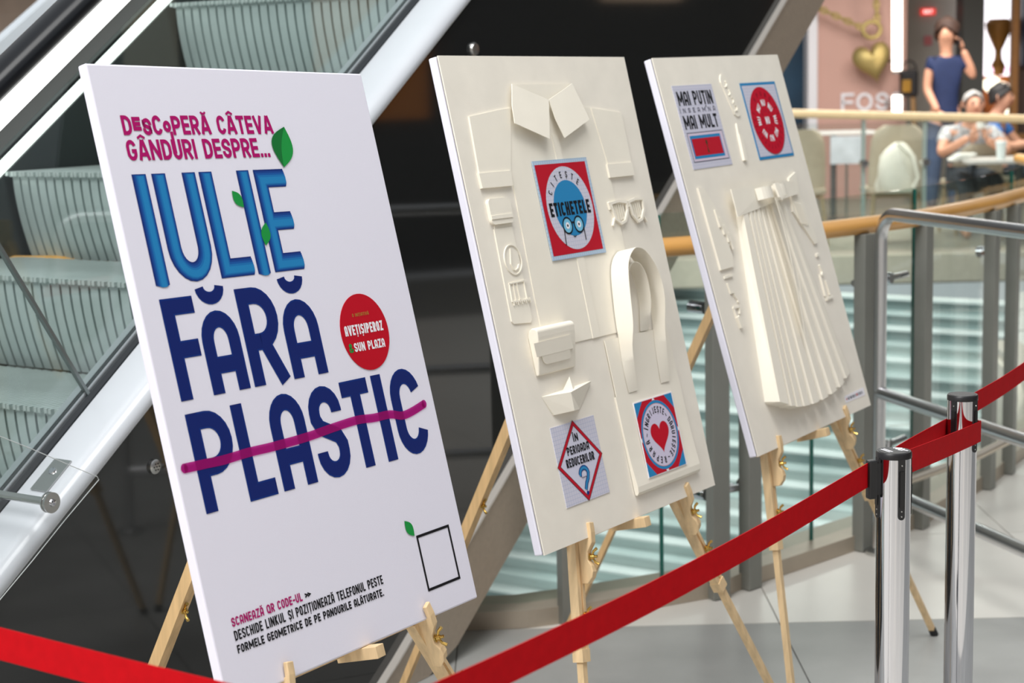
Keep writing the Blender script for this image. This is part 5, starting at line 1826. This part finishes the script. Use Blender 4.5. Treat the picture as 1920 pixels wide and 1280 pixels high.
def face(parent, head, fwd, s=1.0):
    """eyes, brows, mouth and ears set on the head"""
    f = Vector(fwd).normalized()
    r = Vector((f.y, -f.x, 0)).normalized()
    up = r.cross(f) if r.cross(f).z > 0 else -r.cross(f)
    ey, br = MB(), MB()
    for k in (-1, 1):
        c = head + f * .088 * s + r * k * .032 * s + up * .012 * s
        ey.lathe([(.011 * s * math.sin(PI * j / 6), -.011 * s * math.cos(PI * j / 6)) for j in range(7)], c, 10)
        br.tube([c + up * .020 * s - r * .016 * s + f * .006 * s, c + up * .024 * s + f * .008 * s, c + up * .020 * s + r * .016 * s + f * .004 * s], .004 * s, 6)
        e0 = head + r * k * .088 * s - up * .006 * s - f * .012 * s
        er = MB().tube([e0 + up * .028 * s, e0 + up * .012 * s + r * k * .012 * s - f * .010 * s, e0 - up * .012 * s + r * k * .010 * s - f * .006 * s, e0 - up * .028 * s], .009 * s, 8)
        er.build('ear', SKIN, parent, smooth=True)
    mo = MB().tube([head + f * .088 * s - up * .052 * s - r * .022 * s, head + f * .096 * s - up * .053 * s, head + f * .088 * s - up * .052 * s + r * .022 * s], .006 * s, 8)
    ey.build('eyes', mat('eye_dark', (50, 40, 38), .3), parent, smooth=True)
    br.build('eyebrows', mat('brow_brown', (70, 52, 42), .8), parent, smooth=True)
    mo.build('mouth', mat('lip', (166, 92, 84), .5), parent, smooth=True)


def hair(parent, head, fwd, m, r=.112, full=.45, puff=.0, lift=.01, back=.02, front=.36):
    """hair shell over the top and back of the head"""
    f = Vector(fwd).normalized()
    rt = Vector((f.y, -f.x, 0)).normalized()
    n, k = 24, 10
    mb = MB()
    vs = []
    for j in range(k + 1):
        for i in range(n):
            az = 2 * PI * i / n
            bk_ = (1 - math.cos(az)) / 2          # 0 at the front, 1 at the back
            pol = (PI * (front + full * (bk_ ** .6))) * j / k
            rr = r * (1 + puff * math.sin(7 * az + 3 * j) * .5 + puff * math.cos(5 * j))
            d = f * math.cos(az) * math.sin(pol) + rt * math.sin(az) * math.sin(pol) * .92 + ZV * math.cos(pol) * 1.08
            vs.append(head + d * rr + ZV * lift - f * back)
    fs = [(j * n + i, j * n + (i + 1) % n, (j + 1) * n + (i + 1) % n, (j + 1) * n + i) for j in range(k) for i in range(n)]
    mb.add(vs, fs)
    mb.add([head + ZV * lift - f * back], [])
    o = mb.build('hair', m, parent, smooth=True)
    so = o.modifiers.new('thick', 'SOLIDIFY')
    so.thickness = .02
    return o


# woman standing by the grey wall, one hand raised to her head
P0 = Vector((at(1774, 120, 16.5).x, 16.5, FZ))
W1 = thing('person', 'standing person in navy top and blue jeans, one hand raised to the head', 'person', P0)
s = 1.09
head = Vector((.0, -.01, 1.635)) * s
nodes = [((0, 0, .95), (.115, .10)), ((0, 0, 1.12), (.092, .080)), ((0, 0, 1.30), (.105, .088)), ((0, 0, 1.44), (.065, .06)), ((-.005, -.01, 1.51), .052), ((-.01, -.02, 1.575), .072), ((0, -.005, 1.65), (.088, .098)), ((0, .005, 1.715), .060),
         ((-.135, 0, 1.40), .052), ((-.165, .0, 1.16), .040), ((-.10, -.13, .97), .030), ((.135, 0, 1.40), .052), ((.245, -.03, 1.25), .044), ((.13, -.05, 1.50), .030),
         ((-.085, 0, .88), .088), ((-.10, -.02, .50), .058), ((-.11, .03, .10), .040), ((-.12, -.10, .045), .036), ((.085, 0, .88), .088), ((.09, .01, .50), .058), ((.10, .05, .10), .040), ((.11, -.08, .045), .036), ((-.035, -.105, 1.635), .016)]
edges = [(0, 1), (1, 2), (2, 3), (3, 4), (4, 5), (5, 6), (6, 7), (2, 8), (8, 9), (9, 10), (2, 11), (11, 12), (12, 13), (0, 14), (14, 15), (15, 16), (16, 17), (0, 18), (18, 19), (19, 20), (20, 21), (6, 22)]
sc = lambda ns: [((p[0] * s, p[1] * s, p[2] * s), tuple(q * s for q in r) if isinstance(r, tuple) else r * s) for p, r in ns]
skin('body', sc(nodes), edges, SKIN, W1, P0)
NAVY = mat('navy_cloth', (24, 38, 76), .8, var=.08, vscale=12)
top_n = [((0, 0, .80), (.148, .12)), ((0, 0, .96), (.132, .112)), ((0, 0, 1.12), (.108, .095)), ((0, 0, 1.30), (.122, .100)), ((0, 0, 1.415), (.085, .075)), ((-.138, 0, 1.395), .060), ((-.152, 0, 1.30), .056), ((.138, 0, 1.395), .060), ((.19, -.02, 1.325), .056)]
skin('top', sc(top_n), [(0, 1), (1, 2), (2, 3), (3, 4), (3, 5), (5, 6), (3, 7), (7, 8)], NAVY, W1, P0)
JEAN = mat('denim', (70, 84, 112), .85, var=.1, vscale=20)
skin('jeans', sc([((0, 0, .93), (.15, .11)), ((-.088, 0, .84), .098), ((-.10, -.02, .50), .070), ((-.11, .03, .12), .056), ((.088, 0, .84), .098), ((.09, .01, .50), .070), ((.10, .05, .12), .056)]), [(0, 1), (1, 2), (2, 3), (0, 4), (4, 5), (5, 6)], JEAN, W1, P0)
hd = P0 + Vector((0, -.005, 1.65)) * s
hair(W1, hd, (-.5, -.85, 0), mat('dark_brown_hair', (62, 40, 30), .7, var=.2, vscale=30), .112, .46, .06, .008, .018, .38)
face(W1, hd, (-.35, -.92, 0), 1.0)
hand(W1, P0, Vector((.13, -.05, 1.50)) * s, (-.35, -.1, 1), (-1, 0, -.2), 1.0)
hand(W1, P0, Vector((-.10, -.13, .97)) * s, (.5, -.6, -.3), (0, .4, -1), 1.0)
MB().box(P0 + Vector((.085, -.075, 1.60)) * s, (.012, .07, .14)).build('phone', BLACK, W1)

# grey haired man eating at the table
P1 = Vector((4.05, 15.12, FZ))
M1 = thing('person', 'seated grey haired person in a patterned white shirt eating at the cafe table', 'person', P1)
nodes = [((0, .06, .50), (.15, .12)), ((0, .05, .66), (.145, .11)), ((0, 0, .84), (.165, .11)), ((0, -.05, .96), (.07, .065)), ((0, -.10, 1.03), .058), ((0, -.16, 1.075), .072), ((0, -.145, 1.15), (.086, .098)), ((0, -.13, 1.215), .066),
         ((-.195, -.02, .90), .062), ((-.30, -.22, .72), .048), ((-.09, -.36, .87), .032), ((.195, -.02, .90), .062), ((.27, -.26, .72), .048), ((.05, -.38, .85), .032),
         ((-.10, -.02, .50), .095), ((-.13, -.42, .50), .066), ((-.13, -.40, .08), .045), ((-.13, -.52, .04), .038), ((.10, -.02, .50), .095), ((.13, -.42, .50), .066), ((.13, -.40, .08), .045), ((.13, -.52, .04), .038), ((0, -.262, 1.115), .017)]
skin('body', nodes, edges, SKIN, M1, P1)
SHIRT = mat('patterned_shirt', (172, 170, 172), .8, var=.6, vscale=26)
skin('shirt', [((0, .06, .48), (.17, .14)), ((0, .05, .66), (.165, .13)), ((0, 0, .83), (.182, .128)), ((0, -.04, .935), (.095, .085)), ((-.20, -.02, .895), .074), ((-.262, -.13, .80), .066), ((.20, -.02, .895), .074), ((.245, -.15, .80), .066)], [(0, 1), (1, 2), (2, 3), (2, 4), (4, 5), (2, 6), (6, 7)], SHIRT, M1, P1)
skin('trousers', [((0, .06, .50), (.165, .13)), ((-.10, -.04, .50), .105), ((-.13, -.42, .50), .080), ((-.13, -.40, .10), .062), ((.10, -.04, .50), .105), ((.13, -.42, .50), .080), ((.13, -.40, .10), .062)], [(0, 1), (1, 2), (2, 3), (0, 4), (4, 5), (5, 6)], mat('dark_trousers', (60, 66, 74), .85), M1, P1)
hd = P1 + Vector((0, -.145, 1.15))
hair(M1, hd, (0, -1, 0), mat('grey_hair', (176, 172, 168), .75, var=.1, vscale=30), .101, .44, .02, .006, .022, .20)
face(M1, hd, (0, -1, -.15), .96)
hand(M1, P1, (-.09, -.36, .87), (.45, -.25, .75), (.7, .5, .1), 1.0)
hand(M1, P1, (.05, -.38, .85), (-.35, -.2, .8), (-.7, .5, .1), 1.0)
MB().lathe([(0, 0), (.03, .004), (.036, .03), (.03, .06), (0, .065)], P1 + Vector((-.02, -.44, .94)), 14).build('snack', mat('white_wrapper', (228, 224, 216)), M1, smooth=True)

# dark haired man in blue beside him
P2 = Vector((4.46, 15.85, FZ))
M2 = thing('person', 'seated dark haired person in a blue shirt behind the grey haired one', 'person', P2)
R2 = Matrix.Rotation(math.radians(62), 3, 'Z')
rot = lambda ns: [(tuple(R2 @ Vector(p)), r) for p, r in ns]
nodes2 = [((0, .06, .50), (.15, .12)), ((0, .05, .68), (.145, .11)), ((0, 0, .88), (.165, .11)), ((0, -.03, 1.01), (.07, .065)), ((0, -.06, 1.08), .058), ((0, -.10, 1.12), .072), ((0, -.085, 1.19), (.088, .10)), ((0, -.07, 1.255), .066),
          ((-.19, -.02, .94), .062), ((-.24, -.20, .74), .048), ((-.10, -.40, .78), .032), ((.19, -.02, .94), .062), ((.24, -.20, .74), .048), ((.10, -.40, .78), .032),
          ((-.10, -.02, .50), .095), ((-.13, -.42, .50), .066), ((-.13, -.40, .08), .045), ((-.13, -.52, .04), .038), ((.10, -.02, .50), .095), ((.13, -.42, .50), .066), ((.13, -.40, .08), .045), ((.13, -.52, .04), .038), ((0, -.20, 1.17), .017)]
skin('body', rot(nodes2), edges, SKIN, M2, P2)
skin('shirt', rot([((0, .06, .48), (.17, .14)), ((0, .05, .68), (.165, .13)), ((0, 0, .87), (.182, .128)), ((0, -.02, .985), (.095, .085)), ((-.20, -.02, .935), .074), ((-.225, -.13, .83), .066), ((.20, -.02, .935), .074), ((.225, -.13, .83), .066)]), [(0, 1), (1, 2), (2, 3), (2, 4), (4, 5), (2, 6), (6, 7)], mat('blue_shirt', (44, 104, 176), .8), M2, P2)
skin('trousers', rot([((0, .06, .50), (.165, .13)), ((-.10, -.04, .50), .105), ((-.13, -.42, .50), .080), ((-.13, -.40, .10), .062), ((.10, -.04, .50), .105), ((.13, -.42, .50), .080), ((.13, -.40, .10), .062)]), [(0, 1), (1, 2), (2, 3), (0, 4), (4, 5), (5, 6)], mat('dark_trousers', (60, 66, 74)), M2, P2)
fw = R2 @ Vector((0, -1, 0))
hd = P2 + R2 @ Vector((0, -.085, 1.19))
hair(M2, hd, fw, mat('black_hair', (32, 28, 28), .6, var=.2, vscale=30), .112, .44, .05, .012, .020, .30)
face(M2, hd, fw, 1.0)
hand(M2, P2, R2 @ Vector((-.10, -.40, .78)), R2 @ Vector((.3, -1, 0)), (0, 0, -1), 1.0)
hand(M2, P2, R2 @ Vector((.10, -.40, .78)), R2 @ Vector((-.3, -1, 0)), (0, 0, -1), 1.0)
